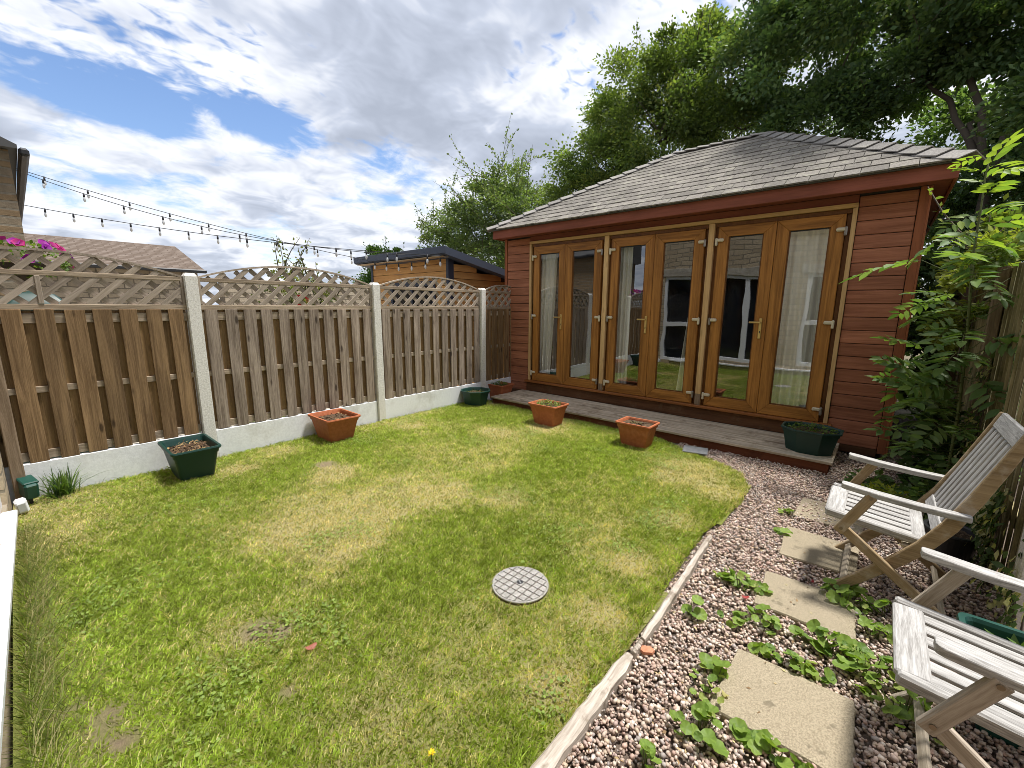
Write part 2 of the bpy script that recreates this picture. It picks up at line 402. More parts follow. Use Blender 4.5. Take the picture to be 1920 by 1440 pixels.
def link(o, parent=None, loc=(0, 0, 0)):
    COL.objects.link(o)
    w = Vector(loc)
    WL[o.name] = w
    if parent is not None:
        o.parent = parent
        o.location = w - WL[parent.name]
    else:
        o.location = w
    return o


def tag(o, label=None, cat=None, group=None, kind=None):
    if label: o['label'] = label
    if cat: o['category'] = cat
    if group: o['group'] = group
    if kind: o['kind'] = kind
    return o


def thing(name, loc, label, cat, group=None):
    o = bpy.data.objects.new(name, None)
    o.empty_display_size = 0.1
    link(o, None, loc)
    return tag(o, label, cat, group)


_cache = {}


def box_mesh(sx, sy, sz, bev, mat):
    key = ('b', round(sx, 4), round(sy, 4), round(sz, 4), bev, mat)
    if key in _cache: return _cache[key]
    bm = bmesh.new()
    bmesh.ops.create_cube(bm, size=1.0, matrix=Matrix.Diagonal((sx, sy, sz, 1)))
    if bev:
        bmesh.ops.bevel(bm, geom=bm.edges[:], offset=min(bev, min(sx, sy, sz) * 0.4), segments=1, affect='EDGES', profile=0.5)
    me = bpy.data.meshes.new('block')
    bm.to_mesh(me)
    bm.free()
    me.materials.append(MATS[mat])
    _cache[key] = me
    return me


def box(name, size, c, mat, parent=None, bev=0.003, rot=None):
    o = bpy.data.objects.new(name, box_mesh(*size, bev, mat))
    link(o, parent, c)
    if rot is not None:
        o.rotation_euler = rot
    return o


def bspan(name, x0, x1, y0, y1, z0, z1, mat, parent=None, bev=0.003):
    return box(name, (x1 - x0, y1 - y0, z1 - z0), ((x0 + x1) / 2, (y0 + y1) / 2, (z0 + z1) / 2), mat, parent, bev)


def bar_between(name, a, b, w, h, mat, parent, side=(0, 1, 0), bev=0.003, ext=0.0):
    # a bar with its local X along a-b, width w across `side`, height h
    a, b = Vector(a), Vector(b)
    d = (b - a)
    L = d.length + ext
    x = d.normalized()
    y = Vector(side)
    y = (y - x * y.dot(x)).normalized()
    z = x.cross(y)
    M = Matrix((x, y, z)).transposed()
    o = bpy.data.objects.new(name, box_mesh(L, w, h, bev, mat))
    link(o, parent, (a + b) / 2)
    o.rotation_euler = M.to_euler()
    return o


def mesh_obj(name, verts, faces, mat, parent=None, loc=(0, 0, 0), smooth_=False):
    me = bpy.data.meshes.new(name)
    me.from_pydata([tuple(v) for v in verts], [], faces)
    me.update()
    if smooth_:
        for p in me.polygons: p.use_smooth = True
    me.materials.append(MATS[mat])
    o = bpy.data.objects.new(name, me)
    return link(o, parent, loc)


def np_mesh(name, V, Fc, mat, cols=None, smooth_=False):
    # V (n,3), Fc (m,k) equal-sized polygons; cols (n,3) per vertex
    me = bpy.data.meshes.new(name)
    n, (m_, k) = len(V), Fc.shape
    me.vertices.add(n)
    me.vertices.foreach_set('co', V.astype(np.float32).ravel())
    me.loops.add(m_ * k)
    me.loops.foreach_set('vertex_index', Fc.astype(np.int32).ravel())
    me.polygons.add(m_)
    me.polygons.foreach_set('loop_start', np.arange(0, m_ * k, k, dtype=np.int32))
    me.polygons.foreach_set('loop_total', np.full(m_, k, dtype=np.int32))
    if smooth_:
        me.polygons.foreach_set('use_smooth', np.ones(m_, dtype=bool))
    me.update(calc_edges=True)
    if cols is not None:
        a = me.attributes.new('Col', 'FLOAT_COLOR', 'POINT')
        c4 = np.ones((n, 4), dtype=np.float32)
        c4[:, :3] = cols
        a.data.foreach_set('color', c4.ravel())
    me.materials.append(MATS[mat])
    return me


def np_obj(name, V, Fc, mat, cols=None, parent=None, loc=(0, 0, 0), smooth_=False):
    return link(bpy.data.objects.new(name, np_mesh(name, V, Fc, mat, cols, smooth_)), parent, loc)


def unit(v):
    return v / np.maximum(np.linalg.norm(v, axis=-1, keepdims=True), 1e-9)


def leaf_cards(P, D, Nn, L, W, col, cup=0.12):
    """kite-shaped leaves: base P, direction D, face normal Nn, length L, width W, colour col -> V, F, C"""
    n = len(P)
    D = unit(D)
    S = unit(np.cross(D, Nn))
    Nn = np.cross(S, D)
    L = np.broadcast_to(np.asarray(L, float).reshape(-1, 1), (n, 1))
    W = np.broadcast_to(np.asarray(W, float).reshape(-1, 1), (n, 1))
    a = P
    b = P + D * L * 0.45 + S * W * 0.5 + Nn * W * cup
    c = P + D * L
    d = P + D * L * 0.45 - S * W * 0.5 + Nn * W * cup
    V = np.stack([a, b, c, d], 1).reshape(-1, 3)
    i = np.arange(n)[:, None] * 4
    Fc = np.concatenate([i + np.array([[0, 1, 2]]), i + np.array([[0, 2, 3]])], 1).reshape(-1, 3)
    return V, Fc, np.repeat(col, 4, axis=0)


def tube(path, radii, seg=7):
    path = [Vector(p) for p in path]
    V, Fc = [], []
    n = len(path)
    ref = Vector((0.31, 0.27, 0.91))
    for i, p in enumerate(path):
        t = (path[min(i + 1, n - 1)] - path[max(i - 1, 0)]).normalized()
        s = t.cross(ref)
        if s.length < 1e-4: s = t.cross(Vector((1, 0, 0)))
        s.normalize()
        u = s.cross(t)
        for k in range(seg):
            a = 2 * PI * k / seg
            V.append(p + (s * math.cos(a) + u * math.sin(a)) * radii[i])
    for i in range(n - 1):
        for k in range(seg):
            k2 = (k + 1) % seg
            Fc.append((i * seg + k, i * seg + k2, (i + 1) * seg + k2, (i + 1) * seg + k))
    Fc.append(tuple(range(seg))[::-1])
    Fc.append(tuple((n - 1) * seg + k for k in range(seg)))
    return V, Fc


def tubes_obj(name, tubes, mat, parent=None, loc=(0, 0, 0)):
    V, Fc = [], []
    for pth, rad, seg in tubes:
        v, f = tube(pth, rad, seg)
        o = len(V)
        V += [tuple(Vector(x) - Vector(loc)) for x in v]
        Fc += [tuple(i + o for i in q) for q in f]
    return mesh_obj(name, V, Fc, mat, parent, loc, True)


def vnoise(x, y, seed=0):
    r = np.random.default_rng(seed).random((64, 64))
    xi, yi = np.floor(x).astype(int), np.floor(y).astype(int)
    fx, fy = x - xi, y - yi
    fx, fy = fx * fx * (3 - 2 * fx), fy * fy * (3 - 2 * fy)
    g = lambda a, b: r[a % 64, b % 64]
    return (g(xi, yi) * (1 - fx) + g(xi + 1, yi) * fx) * (1 - fy) + (g(xi, yi + 1) * (1 - fx) + g(xi + 1, yi + 1) * fx) * fy


def fbm(x, y, seed=0, oct=4):
    s, a, t = 0, 0.5, 0
    for k in range(oct):
        s = s + a * vnoise(x * 2 ** k + 17 * k, y * 2 ** k + 5 * k, seed + k)
        t += a
        a *= 0.55
    return s / t


def in_poly(x, y, poly):
    r = np.zeros(len(x), bool)
    n = len(poly)
    for i in range(n):
        x1, y1 = poly[i]
        x2, y2 = poly[(i + 1) % n]
        c = ((y1 > y) != (y2 > y)) & (x < (x2 - x1) * (y - y1) / ((y2 - y1) or 1e-9) + x1)
        r ^= c
    return r


# ------------------------------------------------------------------ ground
LAWN = [(0.05, -0.18), (0.05, 4.9), (0.36, 4.78), (0.36, 4.74), (3.05, 4.72), (3.5, 4.45), (3.85, 4.33), (4.08, 4.15), (4.2, 3.85), (4.22, 3.5), (4.18, 3.1),
        (4.14, 2.85), (4.17, 2.1), (4.20, 1.6), (4.18, 1.0), (4.16, -0.18)]
GRAVEL = [(4.16, -0.18), (4.18, 1.0), (4.20, 1.6), (4.17, 2.1), (4.14, 2.85), (4.18, 3.1), (4.22, 3.5), (4.2, 3.85), (4.08, 4.15), (3.85, 4.33), (3.5, 4.45), (3.3, 4.6), (3.3, 4.76),
          (4.66, 4.76), (4.68, 5.6), (5.05, 5.6), (5.05, 8.0), (5.55, 8.0), (5.6, 2.7), (6.4, 2.6), (6.4, -0.18)]

# one sheet that reaches the horizon
mesh_obj('ground', [(-400, -400, -0.07), (400, -400, -0.07), (400, 400, -0.07), (-400, 400, -0.07)], [(0, 1, 2, 3)], 'ground_mat')['kind'] = 'structure'
mesh_obj('gravel_path', [(3.2, -0.19, -0.022), (6.5, -0.19, -0.022), (6.5, 8.2, -0.022), (3.2, 8.2, -0.022)], [(0, 1, 2, 3)], 'gravel_base')['kind'] = 'structure'
mesh_obj('neighbour_patio', [(-9.0, -1.5, -0.03), (-0.12, -1.5, -0.03), (-0.12, 9, -0.03), (-9.0, 9, -0.03)], [(0, 1, 2, 3)], 'patio_stone')['kind'] = 'structure'

STRAW = [(1.32, 1.66, .20), (2.30, 1.48, .34), (1.27, 1.75, .18), (1.82, 4.12, .22), (1.49, 3.63, .20), (2.23, 2.02, .28), (3.69, 3.86, .22), (3.60, 4.05, .2), (2.8, 2.34, .2), (0.55, 1.13, .22),
         (2.43, 2.13, .2), (2.1, 1.04, .2), (3.95, 2.2, .14), (4.0, 1.7, .14), (0.3, 1.6, .2), (2.45, 1.2, .22), (0.5, 3.1, .2), (4.02, 3.6, .15), (3.9, 2.9, .14), (4.05, 1.2, .1)]
BARE = [(2.86, 0.55, .075), (2.95, 0.62, .06), (2.90, 0.03, .06), (3.07, 0.05, .055), (2.77, -0.06, .05), (2.96, 0.0, .05), (1.03, 1.75, .1), (3.3, 0.5, .03), (0.45, 4.75, .12)]


def lawn_h(x, y):
    return 0.012 + 0.022 * fbm(x * 1.3 + 3, y * 1.3 + 9, 3, 3)


def lawn_state(x, y):
    """dryness 0..1, bareness 0..1"""
    d = fbm(x * 1.1 + 2, y * 1.1 + 7, 11, 5)
    dry = np.clip((d - 0.46) * 2.6, 0, 0.75) + 0.22 * (fbm(x * 7, y * 7, 23, 3) - 0.4)
    for sx, sy, r in STRAW:
        q = np.exp(-(((x - sx) / r) ** 2 + ((y - sy) / r) ** 2))
        dry = dry + 0.95 * q * (0.45 + 1.1 * fbm(x * 9 + sx, y * 9, 31, 3))
    bare = np.zeros_like(x)
    for sx, sy, r in BARE:
        q = np.exp(-(((x - sx) / r) ** 2 + ((y - sy) / r) ** 2))
        bare = np.maximum(bare, q * (0.5 + fbm(x * 20 + sx, y * 20, 5, 3)))
    return np.clip(dry, 0, 1), np.clip(bare, 0, 1)


# lawn sheet
gx, gy = np.meshgrid(np.arange(0.0, 4.30, 0.06), np.arange(-0.2, 4.95, 0.06), indexing='ij')
h = lawn_h(gx.ravel(), gy.ravel())
V = np.stack([gx.ravel(), gy.ravel(), h], 1)
nx, ny = gx.shape
ii, jj = np.meshgrid(np.arange(nx - 1), np.arange(ny - 1), indexing='ij')
q = (ii * ny + jj).ravel()
Fq = np.stack([q, q + ny, q + ny + 1, q + 1], 1)
cxs, cys = V[Fq].mean(1)[:, 0], V[Fq].mean(1)[:, 1]
Fq = Fq[in_poly(cxs, cys, LAWN)]
dry, bare = lawn_state(V[:, 0], V[:, 1])
base = np.array([0.27, 0.30, 0.075])[None] * (1 - dry[:, None]) + np.array([0.46, 0.40, 0.19])[None] * dry[:, None]
base = base * (1 - bare[:, None]) + np.array([0.33, 0.25, 0.17])[None] * bare[:, None]
np_obj('lawn', V, Fq, 'turf', base, smooth_=True)['kind'] = 'structure'


def scatter(n, poly, x0, x1, y0, y1, weight=None, seed=1):
    r = np.random.default_rng(seed)
    x = r.uniform(x0, x1, n)
    y = r.uniform(y0, y1, n)
    k = in_poly(x, y, poly)
    if weight is not None:
        k &= r.random(n) < weight(x, y)
    return x[k], y[k], r


def grass_blades(x, y, r, length, width, colf, lean=0.9):
    n = len(x)
    z = lawn_h(x, y) - 0.002
    P = np.stack([x, y, z], 1)
    th = r.uniform(0, 2 * PI, n)
    ln = r.uniform(0.15, lean, n)
    D = np.stack([np.cos(th) * ln, np.sin(th) * ln, np.ones(n)], 1)
    D = unit(D)
    S = unit(np.cross(D, np.stack([np.cos(th + 1.2), np.sin(th + 1.2), r.uniform(-.4, .4, n)], 1)))
    L = length[:, None]
    W = width[:, None]
    bend = np.stack([np.cos(th), np.sin(th), -0.6 * np.ones(n)], 1) * r.uniform(0.05, 0.4, (n, 1)) * L
    m = P + D * L * 0.55
    V = np.stack([P - S * W * 0.5, P + S * W * 0.5, m - S * W * 0.42, m + S * W * 0.42, P + D * L + bend], 1).reshape(-1, 3)
    i = np.arange(n)[:, None] * 5
    Fc = np.concatenate([i + np.array([[0, 1, 3]]), i + np.array([[0, 3, 2]]), i + np.array([[2, 3, 4]])], 1).reshape(-1, 3)
    return V, Fc, np.repeat(colf, 5, axis=0)


def grass_colour(x, y, r):
    n = len(x)
    dry, bare = lawn_state(x, y)
    mott = fbm(x * 22 + 5, y * 22, 61, 3)
    straw = r.random(n) < np.clip(dry * 0.72 + 0.07 + 0.5 * (mott - 0.5), 0.03, 0.85)
    g = np.array([0.365, 0.462, 0.090])[None] * r.uniform(0.45, 1.45, (n, 1)) * (0.55 + 0.9 * mott[:, None])
    lush = fbm(x * 0.9 + 40, y * 0.9, 51, 3)[:, None]
    g = g * (1.25 - 0.5 * lush) + np.array([0.07, 0.05, 0.0]) * r.random((n, 1))
    s = np.array([0.80, 0.69, 0.38])[None] * r.uniform(0.6, 1.2, (n, 1)) * (0.65 + 0.7 * mott[:, None])
    return np.where(straw[:, None], s, g), dry, bare


MAN = (3.565, 1.605)
def gw(x, y):
    d, b = lawn_state(x, y)
    keep = np.clip(1.05 - 0.45 * d - 1.3 * b, 0.02, 1)
    keep *= np.clip(1.2 - 0.14 * np.hypot(x - 4.88, y), 0.38, 1)
    keep[np.hypot(x - MAN[0], y - MAN[1]) < 0.165] = 0
    return keep


x, y, r = scatter(560000, LAWN, 0.0, 4.3, -0.2, 4.95, gw, 101)
col, dry, bare = grass_colour(x, y, r)
L = r.uniform(0.012, 0.040, len(x)) * (1 - 0.35 * dry) * (0.7 + 0.7 * fbm(x * 14, y * 14, 91, 2))
edge = (np.abs(x - 4.17) < 0.06)
L[edge] *= 1.3
V, Fc, C = grass_blades(x, y, r, L, r.uniform(0.0035, 0.0070, len(x)), col)
tag(np_obj('lawn_grass', V, Fc, 'grass', C), 'short patchy green and straw coloured lawn grass', 'grass', kind='stuff')

# longer unmown grass by the house and along the fence foot
xs, ys, r = scatter(60000, LAWN, 0.0, 4.3, -0.2, 4.95, lambda x, y: np.clip(np.exp(-((y + 0.16) / 0.13) ** 2) * (x > 0.7) * (x < 2.9) * 0.8 + np.exp(-((x - 0.08) / 0.05) ** 2) * 0.35 * (fbm(y * 3, x, 8) > 0.45) + np.exp(-((y - 4.70) / 0.05) ** 2) * 0.6 * (fbm(x * 3, y, 9) > 0.42), 0, 1), 77)
n = len(xs)
c = np.array([0.15, 0.19, 0.045])[None] * r.uniform(0.6, 1.4, (n, 1))
st = r.random(n) < 0.3
c[st] = np.array([0.40, 0.34, 0.16]) * r.uniform(0.7, 1.1, (st.sum(), 1))
V, Fc, C = grass_blades(xs, ys, r, r.uniform(0.05, 0.13, n) * np.where(xs > 1.2, 1.0, 0.6) * np.where(ys > 4, 0.7, 1), r.uniform(0.0022, 0.0042, n), c, 1.0)
tag(np_obj('long_grass', V, Fc, 'grass', C), 'long unmown grass along the foot of house wall, fence and deck', 'grass', kind='stuff')

r = np.random.default_rng(79)
n = 1500
xs = r.uniform(0.75, 3.7, n)
ys = -0.165 + np.abs(r.normal(0, 0.055, n))
c = np.array([0.24, 0.29, 0.085])[None] * r.uniform(0.6, 1.4, (n, 1))
st = r.random(n) < 0.4
c[st] = np.array([0.55, 0.48, 0.26]) * r.uniform(0.7, 1.1, (st.sum(), 1))
V, Fc, C = grass_blades(xs, ys, r, r.uniform(0.08, 0.20, n) * np.where(xs > 1.2, 1.0, 0.7), r.uniform(0.002, 0.0036, n), c, 0.9)
tag(np_obj('long_grass', V, Fc, 'grass', C), 'tall wispy grass leaning out from under the white sill', 'grass', kind='stuff')

# clover and small broad weeds in the lawn
xs, ys, r = scatter(90000, LAWN, 0.0, 4.3, -0.2, 4.95, lambda x, y: np.clip((fbm(x * 2.6 + 1, y * 2.6 + 4, 71, 4) - 0.60) * 5, 0, 1) * (np.hypot(x - MAN[0], y - MAN[1]) > 0.17), 78)
n = len(xs)
P = np.stack([xs, ys, lawn_h(xs, ys) + r.uniform(0.008, 0.026, n)], 1)
th = r.uniform(0, 2 * PI, n)
V, Fc, C = leaf_cards(P, np.stack([np.cos(th), np.sin(th), r.uniform(-0.1, 0.5, n)], 1), np.stack([r.normal(0, .3, n), r.normal(0, .3, n), np.ones(n)], 1), r.uniform(0.010, 0.024, n), r.uniform(0.008, 0.017, n), np.array([0.21, 0.285, 0.06])[None] * r.uniform(0.7, 1.4, (n, 1)))
tag(np_obj('clover', V, Fc, 'leaf', C), 'patches of bright clover and small weeds in the lawn', 'clover', kind='stuff')

# ---- pebbles
SLABS = [
    ([(4.551, 3.60), (4.95, 3.60), (4.95, 4.00), (4.56, 4.00)], 'paving slab half buried in gravel, the one closest to the wooden deck'),
    ([(4.546, 3.348), (4.945, 3.33), (4.935, 2.945), (4.567, 2.917)], 'weathered paving slab in the gravel beside the front legs of the tan chair'),
    ([(4.548, 2.665), (4.945, 2.675), (4.965, 2.325), (4.554, 2.309)], 'paving slab in the gravel between clumps of round-leaved weeds'),
    ([(4.573, 1.926), (4.977, 1.935), (4.990, 1.560), (4.558, 1.545)], 'paving slab with dark spots and a fallen yellow leaf on its edge'),
]


def pebble_w(x, y):
    k = np.ones(len(x)) * np.clip(1.2 - 0.1 * np.hypot(x - 4.88, y), 0.45, 1)
    for poly, _ in SLABS:
        cx, cyy = np.mean([p[0] for p in poly]), np.mean([p[1] for p in poly])
        inner = in_poly(x, y, [(cx + (a - cx) * 0.93, cyy + (b - cyy) * 0.93) for a, b in poly])
        k[inner] *= 0.55 if poly is SLABS[0][0] else 0.0   # the far slab is half buried
    k[(x > 5.45) & (y < 2.6)] *= 0.3
    return k


x, y, r = scatter(122000, GRAVEL, 3.3, 5.75, 0.55, 6.6, pebble_w, 55)
n = len(x)
seg, rings = 6, 3
uv = [(0, 0, 1)]
for a in range(1, rings):
    for b in range(seg):
        ph, th = PI * a / rings, 2 * PI * b / seg
        uv.append((math.sin(ph) * math.cos(th), math.sin(ph) * math.sin(th), math.cos(ph)))
uv.append((0, 0, -1))
uv = np.array(uv)
ft = []
for b in range(seg):
    ft.append((0, 1 + b, 1 + (b + 1) % seg))
    ft.append((1 + b, 1 + seg + b, 1 + seg + (b + 1) % seg))
    ft.append((1 + b, 1 + seg + (b + 1) % seg, 1 + (b + 1) % seg))
    ft.append((1 + seg + b, 1 + 2 * seg, 1 + seg + (b + 1) % seg))
ft = np.array(ft)
rad = 0.0046 + 0.0068 * r.random(n) ** 1.6
S = np.stack([rad * r.uniform(0.9, 1.4, n), rad * r.uniform(0.7, 1.1, n), rad * r.uniform(0.55, 0.9, n)], 1)
loc = uv[None] * S[:, None, :] * r.uniform(0.82, 1.15, (n, len(uv), 1))
th, tl = r.uniform(0, 2 * PI, n), r.normal(0, 0.5, n)
c_, s_ = np.cos(tl)[:, None], np.sin(tl)[:, None]
X1, Z1 = loc[:, :, 0] * c_ - loc[:, :, 2] * s_, loc[:, :, 0] * s_ + loc[:, :, 2] * c_
c_, s_ = np.cos(th)[:, None], np.sin(th)[:, None]
Xw, Yw = X1 * c_ - loc[:, :, 1] * s_, X1 * s_ + loc[:, :, 1] * c_
V = np.stack([Xw + x[:, None], Yw + y[:, None], Z1 + (r.uniform(-0.016, 0.008, n) + rad * 0.3)[:, None]], 2).reshape(-1, 3)
Fc = (np.arange(n)[:, None, None] * len(uv) + ft[None]).reshape(-1, 3)
pal = np.array([[.33, .235, .185], [.42, .32, .26], [.25, .165, .13], [.50, .42, .35], [.34, .205, .165], [.22, .20, .20], [.58, .51, .45], [.39, .30, .21], [.29, .20, .185], [.46, .34, .29]])
pc = (pal[r.integers(0, len(pal), n)] * 0.75 + 0.30 * np.array([.50, .41, .33])) * r.uniform(0.85, 1.3, (n, 1))
tag(np_obj('gravel_pebbles', V, Fc, 'pebble', np.repeat(pc, len(uv), axis=0), smooth_=True), 'loose rounded pink, brown and cream pebbles of the gravel path', 'gravel', kind='stuff')

# ---- slabs
for k, (poly, lab) in enumerate(SLABS):
    bm = bmesh.new()
    zt = 0.018 - 0.012 * (k == 0)
    cx, cyy = np.mean([p[0] for p in poly]), np.mean([p[1] for p in poly])
    ring = []
    m_ = len(poly)
    for i in range(m_):
        a, b = Vector(poly[i]), Vector(poly[(i + 1) % m_])
        for j in range(8):
            p_ = a.lerp(b, j / 8)
            if j == 0:
                p_ = p_.lerp(Vector((cx, cyy)), 0.008)
            p_ = p_ + Vector((random.uniform(-1, 1), random.uniform(-1, 1))) * 0.0035
            ring.append(p_)
    top = [bm.verts.new((p_.x - cx, p_.y - cyy, zt)) for p_ in ring]
    mid = [bm.verts.new((p_.x - cx + (p_.x - cx) * 0.02, p_.y - cyy + (p_.y - cyy) * 0.02, zt - 0.008)) for p_ in ring]
    bot = [bm.verts.new((p_.x - cx, p_.y - cyy, -0.03)) for p_ in ring]
    bm.faces.new(top)
    for A_, B_ in ((top, mid), (mid, bot)):
        for i in range(len(ring)):
            j = (i + 1) % len(ring)
            bm.faces.new((A_[j], A_[i], B_[i], B_[j]))
    bmesh.ops.recalc_face_normals(bm, faces=bm.faces[:])
    me = bpy.data.meshes.new('paving_slab')
    bm.to_mesh(me)
    bm.free()
    me.materials.append(MATS['slab_stone'])
    tag(link(bpy.data.objects.new('paving_slab', me), None, (cx, cyy, 0)), lab, 'slab', 'stepping slabs in the gravel')

# ---- timber lawn edging
def edging(pts, w, zt, label, seed):
    rr = random.Random(seed)
    V, Fc = [], []
    a, b = Vector(pts[0]), Vector(pts[1])
    nseg = 26
    d = (b - a).normalized()
    s = Vector((-d.y, d.x))
    base = Vector((a.x, a.y, 0))
    for i in range(nseg + 1):
        t_ = i / nseg
        p_ = a.lerp(b, t_)
        wl = w * (0.55 + rr.uniform(-0.12, 0.10)) * (0.5 if i in (0, nseg) else 1)
        wr = w * (0.5 + rr.uniform(-0.06, 0.06))
        z = zt + rr.uniform(-0.004, 0.004) - (0.012 if i in (0, nseg) else 0)
        for off, zz_ in ((wl, -0.03), (wl, z - 0.006), (wl - 0.01, z), (-wr + 0.008, z), (-wr, z - 0.008), (-wr, -0.03)):
            q_ = p_ + s * off
            V.append((q_.x - base.x, q_.y - base.y, zz_))
    for i in range(nseg):
        for k in range(5):
            Fc.append((i * 6 + k, i * 6 + k + 1, (i + 1) * 6 + k + 1, (i + 1) * 6 + k))
    Fc.append(tuple(range(6)))
    Fc.append(tuple(nseg * 6 + k for k in range(6))[::-1])
    o = mesh_obj('lawn_edging_board', V, Fc, 'edging_wood', None, base)
    return tag(o, label, 'edging', 'timber boards edging the lawn')


edging(((4.19, 2.84), (4.232, 1.68)), 0.030, 0.045, 'narrow weathered timber edging board between lawn and the row of slabs', 3)
edging(((4.228, 1.56), (4.205, 0.15)), 0.052, 0.046, 'pale rotten timber edging board whose end lies by the orange clay shard', 4)
edging(((4.23, 1.66), (4.232, 1.57)), 0.022, 0.040, 'short broken stub of timber edging between the two long edging boards', 5)

# ------------------------------------------------------------------ left fence
POST_Y = [1.095, 2.995, 4.895]
fence = thing('lattice_fence', (0, 2.2, 0), 'timber panel fence with arched lattice top, concrete posts and white gravel boards', 'fence')


def post_mesh():
    bm = bmesh.new()
    w, d, hgt = 0.105, 0.10, 1.80
    vs_ = [(-d / 2, -w / 2), (d / 2, -w / 2), (d / 2, w / 2), (-d / 2, w / 2)]
    lo = [bm.verts.new((a, b, -0.05)) for a, b in vs_]
    hi = [bm.verts.new((a, b, hgt - 0.03)) for a, b in vs_]
    tp_ = [bm.verts.new((a * 0.65, b * 0.65, hgt)) for a, b in vs_]
    for A_, B_ in ((lo, hi), (hi, tp_)):
        for i in range(4):
            j = (i + 1) % 4
            bm.faces.new((A_[i], A_[j], B_[j], B_[i]))
    bm.faces.new(tp_)
    bmesh.ops.bevel(bm, geom=[e for e in bm.edges if abs(e.verts[0].co.z - e.verts[1].co.z) > 0.5], offset=0.008, segments=2, affect='EDGES')
    me = bpy.data.meshes.new('concrete_post')
    bm.to_mesh(me)
    bm.free()
    me.materials.append(MATS['concrete_post'])
    return me


pm = post_mesh()
for py in POST_Y:
    link(bpy.data.objects.new('concrete_post', pm), fence, (0, py, 0))


def clip_seg(p, q, inside):
    """keep the longest part of segment p-q whose samples satisfy inside"""
    ts = [i / 60 for i in range(61)]
    ok = [inside(p[0] + (q[0] - p[0]) * t, p[1] + (q[1] - p[1]) * t) for t in ts]
    best, cur = None, None
    for t, k in zip(ts, ok):
        if k:
            cur = (cur[0], t) if cur else (t, t)
            if best is None or cur[1] - cur[0] > best[1] - best[0]: best = cur
        else:
            cur = None
    if not best or best[1] - best[0] < 0.02: return None
    f = lambda t: (p[0] + (q[0] - p[0]) * t, p[1] + (q[1] - p[1]) * t)
    return f(best[0]), f(best[1])


def fence_panel(y0, y1, boards, mat_front, arch=0.155, stile=True, full=True):
    ym = (y0 + y1) / 2
    pan = bpy.data.objects.new('fence_panel', box_mesh(0.034, y1 - y0, 0.045, 0.003, 'rail_wood'))
    link(pan, fence, (0.0, ym, 1.49))
    for z, hh in ((1.405, 0.075), (0.86, 0.05), (0.345, 0.07)):
        box('rail', (0.018, y1 - y0, hh), (-0.002, ym, z), 'rail_wood', pan)
    pitch = (y1 - y0) / boards
    for i in range(boards):
        yy = y0 + pitch * (i + 0.5) + random.uniform(-.005, .005)
        w = random.choice((0.106, 0.112, 0.118)) * pitch / 0.166
        box('board', (0.016, w, 1.165 + 0.012 * random.choice((0, 1))), (0.0158, yy, 0.885), mat_front, pan, 0.002, (0, 0, random.uniform(-.02, .02)))
    for i in range(boards + 1):
        yy = min(max(y0 + pitch * i, y0 + 0.035), y1 - 0.035)
        box('back_board', (0.014, 0.097 * pitch / 0.166 if 0 < i < boards else 0.06, 1.16), (-0.0190, yy, 0.885), 'fence_back', pan, 0.002)
    # lattice
    ztop = 1.735
    box('lattice_rail', (0.034, y1 - y0, 0.036), (0.0, ym, 1.745), 'rail_wood', pan)
    hw = (y1 - y0) / 2
    for yy in (y0 + 0.012, y1 - 0.012):
        box('lattice_stile', (0.034, 0.024, 0.25), (0.001, yy, 1.64), 'lattice_wood', pan)
    if stile:
        box('lattice_stile', (0.036, 0.03, 0.21), (0.004, ym, 1.62), 'lattice_wood', pan)
    za = lambda y_: 1.752 + arch * max(0.0, 1 - ((y_ - ym) / hw) ** 2)
    inside = lambda y_, z_: y0 + 0.005 < y_ < y1 - 0.005 and 1.505 < z_ < za(y_)
    pitch_l = 0.157
    span = 0.42
    k = 0
    yy = y0 - span
    while yy < y1 + span:
        for sgn, xo in ((1, 0.008), (-1, -0.008)):
            a = (yy, 1.50)
            b = (yy + sgn * span * 1.05, 1.50 + span)
            sgm = clip_seg(a, b, inside)
            if sgm:
                (ya, z1), (yb, z2) = sgm
                L_ = math.hypot(yb - ya, z2 - z1)
                if L_ > 0.03:
                    Lq = round(L_ / 0.02) * 0.02
                    box('lattice_slat', (0.012, 0.042, Lq), (xo, (ya + yb) / 2, (z1 + z2) / 2), 'lattice_wood', pan, 0.0, (-math.atan2(yb - ya, z2 - z1), 0, 0))
        yy += pitch_l
    # arched capping strip
    V, Fc = [], []
    nn = 24
    for i in range(nn + 1):
        t_ = y0 + (y1 - y0) * i / nn
        z = za(t_)
        for dx, dz in ((-0.018, 0.0), (0.018, 0.0), (0.018, 0.017), (-0.018, 0.017)):
            V.append((dx, t_ - ym, z + dz - 1.49))
    for i in range(nn):
        for c in range(4):
            Fc.append((i * 4 + c, i * 4 + (c + 1) % 4, (i + 1) * 4 + (c + 1) % 4, (i + 1) * 4 + c))
    Fc += [(0, 1, 2, 3), (nn * 4 + 3, nn * 4 + 2, nn * 4 + 1, nn * 4)]
    mesh_obj('arch_strip', V, Fc, 'lattice_wood', pan, (0.0, ym, 1.49))
    # gravel board
    if full:
        bspan('gravel_board', -0.022, 0.026, y0 + 0.002, y1 - 0.002, -0.05, 0.297, 'gravel_board', fence, 0.006)


fence_panel(-0.755, 1.042, 11, 'fence_brown')
fence_panel(1.148, 2.942, 11, 'fence_grey', stile=False)
fence_panel(3.048, 4.842, 11, 'fence_grey', stile=False)
fence_panel(4.948, 5.85, 6, 'fence_brown', arch=0.10, stile=False)

# old post where the fence meets the house corner
tag(box('timber_post', (0.075, 0.07, 1.62), (0.075, -0.145, 0.80), 'weathered_post', None, 0.006), 'weathered grey timber post at the corner of house and brown fence panel', 'post')

